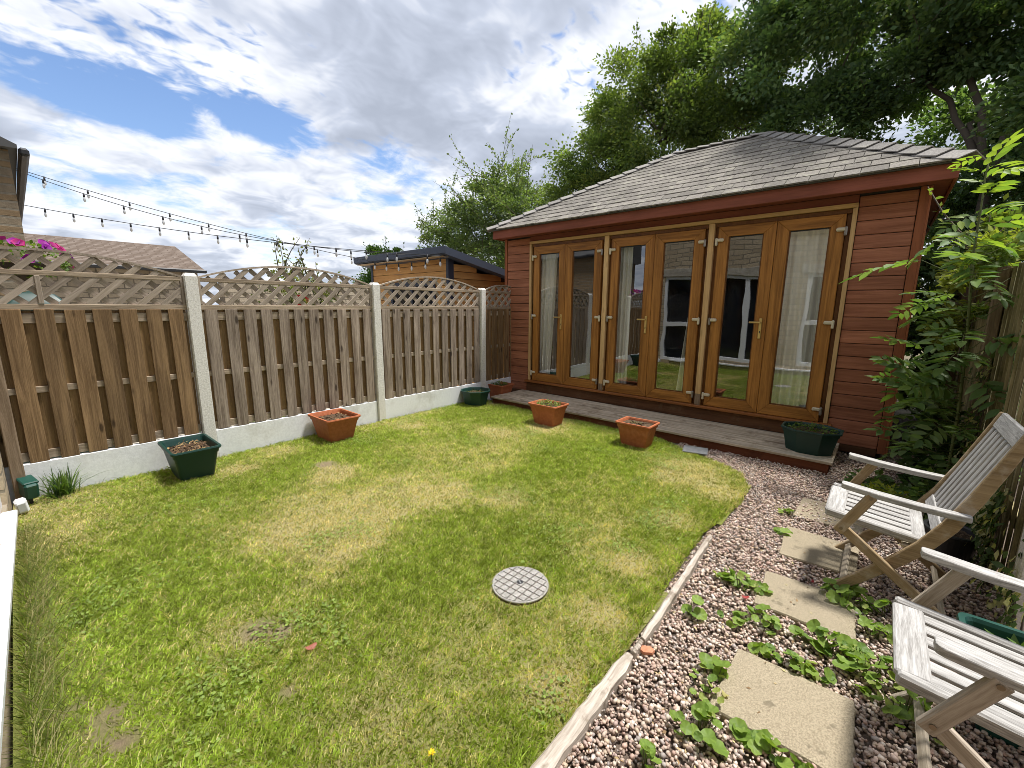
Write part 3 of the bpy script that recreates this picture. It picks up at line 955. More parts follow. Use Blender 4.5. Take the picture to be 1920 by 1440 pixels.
# ------------------------------------------------------------------ summerhouse
XL, XR, YF = -0.103, 5.047, 5.59
sh = thing('summerhouse', (2.47, 7.2, 0), 'red-brown timber summerhouse with hipped shingle roof and six glazed doors', 'summerhouse')
YB = 9.05
WT = 2.64
wall_parts = {}
# inner walls
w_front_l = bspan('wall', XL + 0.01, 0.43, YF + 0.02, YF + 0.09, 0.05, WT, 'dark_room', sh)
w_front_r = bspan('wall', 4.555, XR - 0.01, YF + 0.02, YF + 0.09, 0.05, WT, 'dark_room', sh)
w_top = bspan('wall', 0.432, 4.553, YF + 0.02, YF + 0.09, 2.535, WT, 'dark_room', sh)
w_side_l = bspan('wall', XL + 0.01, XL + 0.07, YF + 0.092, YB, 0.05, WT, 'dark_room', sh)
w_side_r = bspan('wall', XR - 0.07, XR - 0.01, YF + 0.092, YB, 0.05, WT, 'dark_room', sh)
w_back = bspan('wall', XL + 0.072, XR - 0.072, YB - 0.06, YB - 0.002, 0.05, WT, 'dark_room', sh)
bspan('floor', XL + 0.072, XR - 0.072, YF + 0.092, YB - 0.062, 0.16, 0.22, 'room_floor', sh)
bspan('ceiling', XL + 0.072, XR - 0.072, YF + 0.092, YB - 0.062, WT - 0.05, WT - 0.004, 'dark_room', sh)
BP = 0.1335
nb = 19
for i in range(nb):
    z0 = 0.10 + i * BP
    z1 = z0 + BP - 0.006
    if z1 > 2.60: z1 = 2.60
    zc, hh = (z0 + z1) / 2, z1 - z0
    for xa, xb, w in ((XL + 0.045, 0.425, w_front_l), (4.562, XR - 0.06, w_front_r)):
        box('cladding_board', (xb - xa, 0.022, hh), ((xa + xb) / 2, YF + 0.006 + random.uniform(-.0012, .0012), zc), 'cladding', w, 0.004)
    box('cladding_board', (0.018, YB - YF - 0.05, hh), (XR - 0.002, (YB + YF) / 2, zc), 'corner_red', w_side_r, 0.004)
    box('cladding_board', (0.018, YB - YF - 0.05, hh), (XL + 0.002, (YB + YF) / 2, zc), 'corner_red', w_side_l, 0.004)
box('cladding_board', (4.13, 0.020, 0.075), (2.49, YF + 0.008, 2.585), 'fascia_red', w_top, 0.003)
bspan('corner_trim', XR - 0.055, XR + 0.012, YF - 0.016, YF + 0.02, 0.06, 2.62, 'corner_red', sh, 0.004)
bspan('corner_trim', XR + 0.0085, XR + 0.028, YF - 0.014, YF + 0.06, 0.06, 2.62, 'corner_red', sh, 0.004)
bspan('corner_trim', XL - 0.016, XL + 0.04, YF - 0.016, YF + 0.02, 0.06, 2.62, 'corner_red', sh, 0.004)
bspan('skirting_board', XL + 0.05, XR - 0.06, YF - 0.004, YF + 0.018, 0.02, 0.098, 'skirt_wood', sh, 0.003)
bspan('skirting_board', 0.40, 4.59, YF - 0.026, YF - 0.007, 0.112, 0.262, 'skirt_wood', sh, 0.003)
bspan('door_sill', 0.385, 4.60, YF - 0.075, YF + 0.03, 0.264, 0.296, 'sill_wood', sh, 0.006)

# bare timber surround
bspan('frame_post', 0.432, 0.470, YF - 0.030, YF + 0.018, 0.297, 2.498, 'bare_timber', sh)
bspan('frame_post', 4.520, 4.558, YF - 0.030, YF + 0.018, 0.297, 2.498, 'bare_timber', sh)
bspan('frame_head', 0.432, 4.558, YF - 0.032, YF + 0.018, 2.50, 2.542, 'bare_timber_h', sh)
for mx in (1.815, 3.205):
    pst = bspan('mullion_post', mx - 0.033, mx + 0.033, YF - 0.035, YF + 0.016, 0.297, 2.498, 'bare_timber', sh)
    bspan('weathered_foot', mx - 0.034, mx + 0.034, YF - 0.037, YF - 0.0355, 0.298, 0.44 if mx > 2 else 0.40, 'weathered_post', pst, 0.0)
# brown door frames behind the bare posts
bspan('door_frame', 0.472, 4.518, YF - 0.004, YF + 0.06, 2.452, 2.497, 'frame_dark', sh)
for a, b in ((0.472, 0.512), (1.742, 1.888), (3.132, 3.278), (4.478, 4.518)):
    bspan('door_frame', a, b, YF + 0.0175, YF + 0.06, 0.297, 2.45, 'frame_dark', sh)

LEAVES = [(0.515, 1.126), (1.130, 1.740), (1.890, 2.508), (2.512, 3.130), (3.280, 3.876), (3.880, 4.476)]
Z0, Z1, SW, RB, RTp = 0.300, 2.450, 0.118, 0.125, 0.115


def rail_profile(name, pts, y0, y1, mat, parent, c):
    """mitred frame member: polygon pts in x,z extruded in y"""
    V = [(px - c[0], y0 - c[1], pz - c[2]) for px, pz in pts] + [(px - c[0], y1 - c[1], pz - c[2]) for px, pz in pts]
    n_ = len(pts)
    Fc = [tuple(range(n_)), tuple(range(2 * n_ - 1, n_ - 1, -1))] + [(i, n_ + i, n_ + (i + 1) % n_, (i + 1) % n_) for i in range(n_)]
    bm = bmesh.new()
    vv = [bm.verts.new(v) for v in V]
    for f in Fc: bm.faces.new([vv[i] for i in f])
    bmesh.ops.recalc_face_normals(bm, faces=bm.faces[:])
    bmesh.ops.bevel(bm, geom=bm.edges[:], offset=0.004, segments=1, affect='EDGES')
    me = bpy.data.meshes.new(name)
    bm.to_mesh(me)
    bm.free()
    me.materials.append(MATS[mat])
    return link(bpy.data.objects.new(name, me), parent, c)


for i, (a, b) in enumerate(LEAVES):
    mid = (a + b) / 2
    yA, yB = YF - 0.022, YF + 0.030
    c = (mid, YF, 1.37)
    gx0, gx1, gz0, gz1 = a + SW, b - SW, Z0 + RB, Z1 - RTp
    leaf = rail_profile('door_leaf', [(a, Z0), (gx0, gz0), (gx0, gz1), (a, Z1)], yA, yB, 'golden_oak', sh, c)
    rail_profile('door_stile', [(b, Z0), (b, Z1), (gx1, gz1), (gx1, gz0)], yA, yB, 'golden_oak', leaf, c)
    rail_profile('door_rail', [(a, Z0), (b, Z0), (gx1, gz0), (gx0, gz0)], yA, yB, 'golden_oak_h', leaf, c)
    rail_profile('door_rail', [(a, Z1), (gx0, gz1), (gx1, gz1), (b, Z1)], yA, yB, 'golden_oak_h', leaf, c)
    # glazing bead and pane
    for nm, x0, x1, z0, z1 in (('bead', gx0, gx0 + 0.012, gz0, gz1), ('bead', gx1 - 0.012, gx1, gz0, gz1), ('bead', gx0 + 0.012, gx1 - 0.012, gz0, gz0 + 0.012), ('bead', gx0 + 0.012, gx1 - 0.012, gz1 - 0.012, gz1)):
        bspan('glazing_bead', x0, x1, YF - 0.008, YF + 0.02, z0, z1, 'black' if z1 - z0 < 0.02 and z0 > 1 else 'frame_dark', leaf, 0.002)
    bspan('glass_pane', gx0 + 0.006, gx1 - 0.006, YF + 0.002, YF + 0.006, gz0 + 0.006, gz1 - 0.006, 'glass', leaf, 0.0)
    # hinges on the outer edge of each pair
    outer = a if i % 2 == 0 else b
    sg = 1 if i % 2 == 0 else -1
    for zh in (2.30, 1.37, 0.44):
        hg = box('hinge', (0.080, 0.028, 0.038), (outer + sg * 0.030, YF - 0.036, zh), 'hinge_cream', leaf, 0.010)
        box('hinge_pin', (0.026, 0.030, 0.090), (outer - sg * 0.010, YF - 0.038, zh - 0.018), 'hinge_metal' if (i + int(zh)) % 2 else 'hinge_cream', leaf, 0.008)
    if i % 2 == 0:
        hx = b - 0.055
        pl = box('door_handle', (0.032, 0.012, 0.235), (hx, YF - 0.029, 1.285), 'brass', leaf, 0.005)
        box('lever', (0.125, 0.016, 0.020), (hx - 0.050, YF - 0.066, 1.355), 'brass', leaf, 0.007)
        box('lever_neck', (0.020, 0.050, 0.020), (hx, YF - 0.048, 1.355), 'brass', leaf, 0.006)
        box('keyhole', (0.010, 0.003, 0.026), (hx, YF - 0.036, 1.245), 'black', leaf, 0.001)


# curtains hang inside
def curtain(x0, x1, z0, z1, folds, amp, label, taper=0.0, yy=YF + 0.085, seed=0):
    rr = random.Random(seed)
    nx_, nz_ = folds * 8, 12
    ph = rr.uniform(0, 6)
    V, Fc = [], []
    for side in (0, 1):
        for j in range(nz_ + 1):
            v = j / nz_
            for i in range(nx_ + 1):
                u = i / nx_
                xa = x0 + (x1 - x0) * (u * (1 - taper * v) + taper * v * (0 if taper > 0 else 0))
                if taper < 0:
                    xa = x1 - (x1 - x0) * ((1 - u) * (1 + taper * (1 - v)))
                yo = amp * (0.6 + 0.5 * v) * math.sin(2 * PI * folds * u + ph + 0.8 * math.sin(3 * v + u * 5)) + amp * 0.35 * math.sin(5.3 * folds * u + 2 * v)
                V.append((xa - x0, yo + side * 0.002, z1 + (z0 - z1) * v - z0))
    st = (nx_ + 1) * (nz_ + 1)
    for side in (0, 1):
        for j in range(nz_):
            for i in range(nx_):
                q_ = side * st + j * (nx_ + 1) + i
                Fc.append((q_, q_ + 1, q_ + nx_ + 2, q_ + nx_ + 1))
    o = mesh_obj('curtain', V, Fc, 'curtain_cloth', None, (x0, yy, z0), True)
    return tag(o, label, 'curtain', 'curtains inside the glazed doors')


curtain(3.93, 4.47, 0.30, 2.42, 6, 0.032, 'wide cream curtain filling the glass of the door nearest the garden sapling', 0.0, seed=1)
curtain(1.93, 2.17, 0.30, 2.42, 4, 0.03, 'narrow cream curtain gathered in a slim bunch beside the pale left mullion post', 0.0, seed=2)
curtain(0.58, 0.90, 0.30, 2.42, 4, 0.03, 'cream curtain pulled aside behind the door nearest the lattice fence', 0.35, seed=3)
curtain(2.86, 3.12, 0.30, 2.42, 4, 0.03, 'tied cream curtain flaring out towards its hem beside the right mullion post', -0.75, seed=4)

# ---- roof
EX0, EX1, EY0, EY1 = -0.23, 5.255, 5.30, 9.3
EZ, RZ, RYc, RX0, RX1 = 2.735, 3.925, 7.30, 2.02, 3.30
roof = mesh_obj('roof', [(EX0 + .015 - 2.5, EY0 + .015 - 7.3, EZ - 3), (EX1 - .015 - 2.5, EY0 + .015 - 7.3, EZ - 3), (EX1 - .015 - 2.5, EY1 - 7.3, EZ - 3), (EX0 + .015 - 2.5, EY1 - 7.3, EZ - 3), (RX0 - 2.5, RYc - 7.3, RZ - 3.01), (RX1 - 2.5, RYc - 7.3, RZ - 3.01)],
                [(0, 1, 5, 4), (1, 2, 5), (2, 3, 4, 5), (3, 0, 4), (3, 2, 1, 0)], 'shingle', sh, (2.5, 7.3, 3.0))
fz0, fz1 = 2.605, 2.730
bspan('fascia', EX0 + 0.06, EX1 - 0.045, EY0 + 0.035, EY0 + 0.058, fz0, fz1, 'fascia_red', sh, 0.004)
bspan('fascia', EX1 - 0.068, EX1 - 0.044, EY0 + 0.060, EY1 - 0.05, fz0, fz1, 'corner_red', sh, 0.004)
bspan('fascia', EX0 + 0.060, EX0 + 0.083, EY0 + 0.060, EY1 - 0.05, fz0, fz1, 'corner_red', sh, 0.004)
bspan('soffit', EX0 + 0.085, EX1 - 0.07, EY0 + 0.060, YF - 0.018, 2.622, 2.634, 'fascia_red', sh, 0.0)
bspan('soffit', XR + 0.03, EX1 - 0.07, YF - 0.016, EY1 - 0.06, 2.622, 2.634, 'fascia_red', sh, 0.0)
ROWS = 14
sl_vec = Vector((0, RYc - EY0, RZ - EZ))
SLEN = sl_vec.length
su = sl_vec.normalized()
snrm = Vector((0, -su.z, su.y))
tilt = math.atan2(su.z, su.y)
rnd_s = random.Random(5)
for rI in range(ROWS):
    s0 = SLEN * rI / ROWS
    t_ = rI / ROWS
    t1_ = (rI + 1) / ROWS
    xa = EX0 + (RX0 - EX0) * t_
    xb = EX1 + (RX1 - EX1) * t_
    tw = 0.20
    x0 = xa - (0.1 if rI % 2 else 0.0) - 0.02
    while x0 < xb - 0.01:
        xs0, xs1 = max(x0, xa) + 0.0025, min(x0 + tw, xb) - 0.0025
        x0 += tw
        if xs1 - xs0 < 0.02: continue
        ln = SLEN / ROWS + 0.012
        cpos = Vector(((xs0 + xs1) / 2, EY0, EZ)) + su * (s0 + ln / 2 - 0.015) + snrm * (0.011 + rnd_s.uniform(0, 0.004))
        w_ = round((xs1 - xs0) / 0.02) * 0.02 - 0.003 if xs1 - xs0 < tw - 0.01 else tw - 0.005
        if w_ < 0.015: continue
        # taper the hip-end shingles by leaving the caps to cover them
        if cpos.x + w_ / 2 > EX1 + (RX1 - EX1) * ((s0 + ln) / SLEN) + 0.10 or cpos.x - w_ / 2 < EX0 + (RX0 - EX0) * ((s0 + ln) / SLEN) - 0.10:
            continue
        box('shingle', (w_, ln, 0.016), cpos, 'shingle', roof, 0.002, (tilt - 0.05, rnd_s.uniform(-.006, .006), rnd_s.uniform(-.004, .004)))


def caps(a, b, n_, w, up):
    a, b, up = Vector(a), Vector(b), Vector(up)
    x = (b - a).normalized()
    y = up.cross(x).normalized()
    z = x.cross(y)
    L_ = (b - a).length / n_
    V, Fc = [], []
    # folded cap shingle
    for t_ in (-L_ * 0.58, L_ * 0.58):
        lift = 0.022 if t_ < 0 else 0.0
        for s_, dz in ((-w, -w * 0.50), (0, 0.0), (w, -w * 0.50)):
            for th_ in (0.0, 0.010):
                V.append((t_, s_, dz + th_ + lift))
    Fc = [(1, 7, 9, 3), (3, 9, 11, 5), (0, 2, 8, 6), (2, 4, 10, 8), (0, 1, 3, 2), (2, 3, 5, 4), (6, 8, 9, 7), (8, 10, 11, 9), (0, 6, 7, 1), (4, 5, 11, 10)]
    me = bpy.data.meshes.new('ridge_cap')
    me.from_pydata(V, [], Fc)
    me.materials.append(MATS['shingle_cap'])
    M = Matrix((x, y, z)).transposed()
    for i in range(n_):
        o = bpy.data.objects.new('ridge_cap', me)
        link(o, roof, a + x * L_ * (i + 0.5) + z * 0.034)
        o.rotation_euler = M.to_euler()


A_ = Vector((EX1, EY0, EZ)); B_ = Vector((RX1, RYc, RZ)); C_ = Vector((EX0, EY0, EZ)); D_ = Vector((RX0, RYc, RZ))
caps(A_, B_, 15, 0.125, (0.15, -0.15, 1))
caps(C_, D_, 15, 0.11, (-0.15, -0.15, 1))
caps(D_, B_, 7, 0.085, (0, 0, 1))
# felt edge under the first row
bspan('drip_edge', EX0, EX1, EY0 - 0.004, EY0 + 0.03, EZ - 0.006, EZ + 0.001, 'roof_felt', roof, 0.0)

# ---- deck step
dk = thing('deck_step', (2.48, 5.15, 0), 'long low weathered timber deck step along the front of the summerhouse', 'deck')
DX0, DX1, DY0, DY1 = 0.31, 4.69, 4.765, 5.558
nbd = 6
bw = (DY1 - DY0) / nbd
for i in range(nbd):
    bspan('deck_plank', DX0 + random.uniform(0, .006), DX1 - random.uniform(0, .006), DY0 + bw * i + 0.003, DY0 + bw * (i + 1) - 0.003, 0.084, 0.110 + random.uniform(-.001, .002), 'deck_wood', dk, 0.004)
bspan('riser', DX0 + 0.03, DX1 - 0.03, DY0 + 0.035, DY0 + 0.060, -0.04, 0.083, 'riser_wood', dk)
bspan('riser', DX1 - 0.055, DX1 - 0.031, DY0 + 0.062, DY1, -0.04, 0.083, 'riser_wood', dk)
bspan('riser', DX0 + 0.031, DX0 + 0.055, DY0 + 0.062, DY1, -0.04, 0.083, 'riser_wood', dk)
tag(box('rubber_mat', (0.24, 0.20, 0.010), (3.55, 4.50, 0.043), 'rubber_mat', None, 0.003, (0.03, 0, 0.25)), 'small dark grey mat scrap on the lawn corner in front of the deck', 'mat')


# ------------------------------------------------------------------ planters
def outline(kind, a, b, n_=6):
    if kind == 'rect':
        r_ = min(a, b) * 0.2
        pts = []
        for cx, cyy, st in ((a - r_, b - r_, 0), (-a + r_, b - r_, 90), (-a + r_, -b + r_, 180), (a - r_, -b + r_, 270)):
            for k in range(n_):
                t_ = math.radians(st + 90 * k / (n_ - 1))
                pts.append((cx + r_ * math.cos(t_), cyy + r_ * math.sin(t_)))
        return pts
    if kind == 'oct':
        c = 0.45
        return [(a, b * c), (a * c, b), (-a * c, b), (-a, b * c), (-a, -b * c), (-a * c, -b), (a * c, -b), (a, -b * c)]
    return [(a * math.cos(2 * PI * k / 28), b * math.sin(2 * PI * k / 28)) for k in range(28)]


def loft(rings, kind):
    V, Fc = [], []
    for a, b, z in rings:
        V += [(x_, y_, z) for x_, y_ in outline(kind, a, b)]
    m_ = len(outline(kind, 1, 1))
    for i in range(len(rings) - 1):
        for k in range(m_):
            k2 = (k + 1) % m_
            Fc.append((i * m_ + k, i * m_ + k2, (i + 1) * m_ + k2, (i + 1) * m_ + k))
    Fc.append(tuple(range(m_))[::-1])
    return V, Fc, m_


def planter(name, loc, kind, a, b, hgt, base, mat, label, fill, rotz=0.0, band=True, group='planters round the lawn'):
    t_ = thing(name, loc, label, 'planter', group)
    l = lambda f: (a * (base + (1 - base) * f), b * (base + (1 - base) * f), hgt * f)
    rim = 0.014
    rings = [l(0.0), l(0.03), l(0.5)]
    if band:
        rings += [l(0.80), (l(0.80)[0] + 0.007, l(0.80)[1] + 0.007, hgt * 0.805)]
        x_ = l(0.92)
        rings += [(x_[0] + 0.006, x_[1] + 0.006, hgt * 0.92)]
    rings += [(a + rim, b + rim, hgt * 0.925), (a + rim + 0.003, b + rim + 0.003, hgt * 0.96), (a + rim, b + rim, hgt), (a - 0.004, b - 0.004, hgt), (a - 0.010, b - 0.010, hgt * 0.95), (l(fill)[0] - 0.012, l(fill)[1] - 0.012, hgt * (fill - 0.03))]
    V, Fc, m_ = loft(rings, kind)
    tub = mesh_obj('tub', V, Fc, mat, t_, loc)
    tub.rotation_euler = (0, 0, rotz)
    # soil, heaped and uneven
    sa, sb = l(fill)[0] - 0.011, l(fill)[1] - 0.011
    rr = random.Random(hash(label) % 1000 if False else len(label))
    V, Fc = [(0, 0, hgt * fill + 0.01)], []
    K = 6
    for k in range(1, K + 1):
        for x_, y_ in outline(kind, sa * k / K, sb * k / K):
            V.append((x_, y_, hgt * fill + (rr.uniform(-.008, .012) if k < K else -0.004)))
    for i in range(m_):
        Fc.append((0, 1 + i, 1 + (i + 1) % m_))
    for k in range(K - 1):
        for i in range(m_):
            j = (i + 1) % m_
            Fc.append((1 + k * m_ + i, 1 + (k + 1) * m_ + i, 1 + (k + 1) * m_ + j, 1 + k * m_ + j))
    s = mesh_obj('soil', V, Fc, 'soil', t_, loc)
    s.rotation_euler = (0, 0, rotz)
    return t_, (loc[0], loc[1], loc[2] + hgt * fill), sa, sb


def litter(ctr, sa, sb, n_, label, seed, name='dry_leaves', cols=((.20, .12, .06), (.12, .07, .04), (.32, .22, .10), (.09, .06, .04))):
    r = np.random.default_rng(seed)
    x_ = r.uniform(-sa, sa, n_) * 0.85
    y_ = r.uniform(-sb, sb, n_) * 0.85
    P = np.stack([x_, y_, r.uniform(0.004, 0.03, n_)], 1)
    th = r.uniform(0, 2 * PI, n_)
    V, Fc, C = leaf_cards(P, np.stack([np.cos(th), np.sin(th), r.normal(0, .5, n_)], 1), np.stack([r.normal(0, .5, n_), r.normal(0, .5, n_), np.ones(n_)], 1), r.uniform(.015, .045, n_), r.uniform(.008, .02, n_), np.array(cols)[r.integers(0, len(cols), n_)])
    return tag(np_obj(name, V, Fc, 'litter', C, None, ctr), label, 'dead leaves', kind='stuff')


def low_plant(name, ctr, ra, rb, hgt, n_, size, cols, label, cat, seed, group=None, elong=1.0, stems=False, up=0.5):
    """a small leafy plant: short stalks under a mound of little leaves"""
    r = np.random.default_rng(seed)
    a = r.uniform(0, 2 * PI, n_)
    q = np.sqrt(r.random(n_))
    zf = r.random(n_)
    P = np.stack([np.cos(a) * ra * q, np.sin(a) * rb * q, hgt * zf * (1 - 0.55 * q ** 2)], 1)
    D = np.stack([np.cos(a) + r.normal(0, .7, n_), np.sin(a) + r.normal(0, .7, n_), r.normal(up, .4, n_)], 1)
    Nn = np.stack([r.normal(0, .45, n_), r.normal(0, .45, n_), np.ones(n_)], 1)
    cc = np.array(cols)[r.integers(0, len(cols), n_)] * r.uniform(.75, 1.25, (n_, 1))
    V, Fc, C = leaf_cards(P, D, Nn, size * r.uniform(.6, 1.3, n_) * elong, size * r.uniform(.5, .95, n_), cc)
    root = thing(name, ctr, label, cat, group)
    np_obj('foliage', V, Fc, 'leaf', C, root, ctr)
    tb = []
    for k in range(min(14, n_)):
        p_ = P[k * n_ // min(14, n_)]
        tb.append(([Vector(ctr) + Vector((p_[0] * 0.3, p_[1] * 0.3, -0.01)), Vector(ctr) + Vector(p_)], [0.003, 0.0015], 5))
    tubes_obj('stem', tb, 'stem_green', root, ctr)
    return root


GREEN = [(.10, .17, .035), (.14, .22, .045), (.18, .26, .06)]
DARKG = [(.04, .085, .025), (.06, .11, .03), (.09, .15, .04)]
LIME = [(.34, .38, .05), (.42, .45, .07), (.26, .33, .05)]

_, c, sa, sb = planter('planter', (0.36, 0.86, 0.015), 'rect', 0.25, 0.165, 0.29, 0.72, 'dark_green_plastic', 'dark green rectangular planter of dry leaves against the fence post', 0.80)
litter(c, sa, sb, 240, 'dry brown leaves and twigs in the dark green rectangular planter', 1)
_, c, sa, sb = planter('planter', (0.30, 2.22, 0.015), 'rect', 0.235, 0.185, 0.285, 0.70, 'terracotta', 'terracotta planter holding bare soil, standing below the grey fence panel', 0.84)
litter(c, sa, sb, 90, 'brown soil crumbs and twigs in the terracotta planter by the fence', 2)
_, c, sa, sb = planter('planter', (0.25, 4.50, 0.015), 'oct', 0.205, 0.205, 0.235, 0.74, 'dark_green_plastic', 'eight-sided dark green pot at the fence end of the deck', 0.80)
low_plant('seedlings', c, sa * .8, sb * .8, 0.04, 60, 0.028, DARKG, 'few dark seedlings in the eight-sided pot near the fence', 'plant', 21)
_, c, sa, sb = planter('planter', (0.13, 5.17, 0.0), 'rect', 0.20, 0.15, 0.245, 0.74, 'terracotta', 'terracotta planter tucked in the corner between fence and summerhouse', 0.86)
low_plant('seedlings', c, sa * .9, sb * .9, 0.07, 150, 0.03, GREEN, 'small green seedlings in the corner terracotta planter', 'plant', 22)
_, c, sa, sb = planter('planter', (1.74, 4.36, 0.018), 'rect', 0.205, 0.15, 0.275, 0.72, 'terracotta', 'terracotta trough full of green seedlings in front of the deck', 0.88)
low_plant('seedlings', c, sa * .95, sb * .95, 0.07, 260, 0.024, [(.20, .25, .06), (.27, .31, .09), (.15, .21, .05)], 'pale green seedlings crowding the terracotta trough by the deck', 'plant', 23)
_, c, sa, sb = planter('planter', (2.98, 4.31, 0.02), 'rect', 0.185, 0.135, 0.265, 0.74, 'terracotta', 'terracotta trough with almost bare orange soil in front of the deck', 0.90)
low_plant('seedlings', (c[0] - .02, c[1], c[2]), 0.06, 0.035, 0.03, 26, 0.02, [(.16, .13, .05), (.24, .17, .07)], 'withered tuft in the nearly bare terracotta trough', 'plant', 24)
_, c, sa, sb = planter('planter', (4.47, 5.06, 0.111), 'oct', 0.235, 0.20, 0.235, 0.80, 'dark_green_plastic', 'eight-sided dark green pot standing on the deck', 0.84)
low_plant('seedlings', c, sa * .95, sb * .95, 0.065, 230, 0.026, GREEN, 'small bright green seedlings in the pot on the deck', 'plant', 25)
_, c, sa, sb = planter('planter', (5.475, 2.23, -0.005), 'rect', 0.20, 0.165, 0.29, 0.75, 'green_plastic', 'green rectangular planter of trailing leaves behind the grey chair', 0.62)
low_plant('trailing_plant', c, sa * .95, sb * .95, 0.09, 220, 0.05, DARKG + GREEN, 'long-leaved green plant in the planter behind the grey chair', 'plant', 26, elong=1.7)
_, c, sa, sb = planter('planter', (5.36, 3.58, -0.005), 'round', 0.12, 0.12, 0.20, 0.78, 'black', 'round black pot standing behind the tan chair', 0.85)

# ------------------------------------------------------------------ manhole cover
mc = thing('manhole_cover', (MAN[0], MAN[1], 0.03), 'round pale manhole cover with a diamond grid set in the lawn', 'manhole cover')
V, Fc = [], []
R_ = 0.152
for rr_, z in ((R_, -0.04), (R_, 0.006), (R_ - 0.006, 0.010)):
    V += [(rr_ * math.cos(2 * PI * k / 48), rr_ * math.sin(2 * PI * k / 48), z) for k in range(48)]
for i in range(2):
    for k in range(48):
        Fc.append((i * 48 + k, i * 48 + (k + 1) % 48, (i + 1) * 48 + (k + 1) % 48, (i + 1) * 48 + k))
Fc.append(tuple(96 + k for k in range(48)))
mesh_obj('cover_plate', V, Fc, 'soil', mc, (MAN[0], MAN[1], 0.024))
# raised diamonds between recessed grooves
cell, gr = 0.0415, 0.005
ang = math.radians(2)
for i in range(-4, 5):
    for j in range(-4, 5):
        poly = []
        for du, dv in ((-.5, -.5), (.5, -.5), (.5, .5), (-.5, .5)):
            u_ = (i + du) * cell - gr / 2 * (1 if du > 0 else -1)
            v_ = (j + dv) * cell - gr / 2 * (1 if dv > 0 else -1)
            poly.append((u_, v_))
        rm = R_ - 0.008
        # clip the square to the round plate by sampling its outline
        pts = []
        for a_, b_ in zip(poly, poly[1:] + poly[:1]):
            for s in range(4):
                pts.append((a_[0] + (b_[0] - a_[0]) * s / 4, a_[1] + (b_[1] - a_[1]) * s / 4))
        if min(math.hypot(*p_) for p_ in pts) > rm - 0.004: continue
        pts = [(p_ if math.hypot(*p_) <= rm else (p_[0] * rm / math.hypot(*p_), p_[1] * rm / math.hypot(*p_))) for p_ in pts]
        ar = 0.5 * abs(sum(pts[k][0] * pts[(k + 1) % 16][1] - pts[(k + 1) % 16][0] * pts[k][1] for k in range(16)))
        if ar < 0.00015: continue
        cx, cyy = sum(p_[0] for p_ in pts) / 16, sum(p_[1] for p_ in pts) / 16
        ca, sa_ = math.cos(ang), math.sin(ang)
        V = [((p_[0] - cx) * 0.95, (p_[1] - cyy) * 0.95, 0.0055) for p_ in pts] + [(p_[0] - cx, p_[1] - cyy, 0.004) for p_ in pts] + [(p_[0] - cx, p_[1] - cyy, -0.002) for p_ in pts]
        Fc = [tuple(range(16))] + [(b0 + k, b0 + 16 + k, b0 + 16 + (k + 1) % 16, b0 + (k + 1) % 16) for b0 in (0, 16) for k in range(16)]
        o = mesh_obj('cover_tile', V, Fc, 'cover_stone', mc, (MAN[0] + cx * ca - cyy * sa_, MAN[1] + cx * sa_ + cyy * ca, 0.0345))
        o.rotation_euler = (0, 0, ang)
rim_t = []
pth = [(MAN[0] + (R_ - 0.003) * math.cos(2 * PI * k / 40), MAN[1] + (R_ - 0.003) * math.sin(2 * PI * k / 40), 0.033) for k in range(41)]
tubes_obj('cover_rim', [(pth, [0.006] * 41, 6)], 'cover_stone', mc, (MAN[0], MAN[1], 0.04))
V = [(0.017 * math.cos(2 * PI * k / 20), 0.017 * math.sin(2 * PI * k / 20), 0) for k in range(20)] + [(0.017 * math.cos(2 * PI * k / 20), 0.017 * math.sin(2 * PI * k / 20), -0.006) for k in range(20)]
mesh_obj('lifting_hole', V, [tuple(range(20))] + [(k, (k + 1) % 20, 20 + (k + 1) % 20, 20 + k) for k in range(20)], 'black', mc, (MAN[0] - 0.006, MAN[1] + 0.004, 0.0418))
bar_between('lifting_bar', (MAN[0] - 0.022, MAN[1] + 0.012, 0.043), (MAN[0] + 0.010, MAN[1] - 0.004, 0.043), 0.003, 0.002, 'grey_plastic', mc)


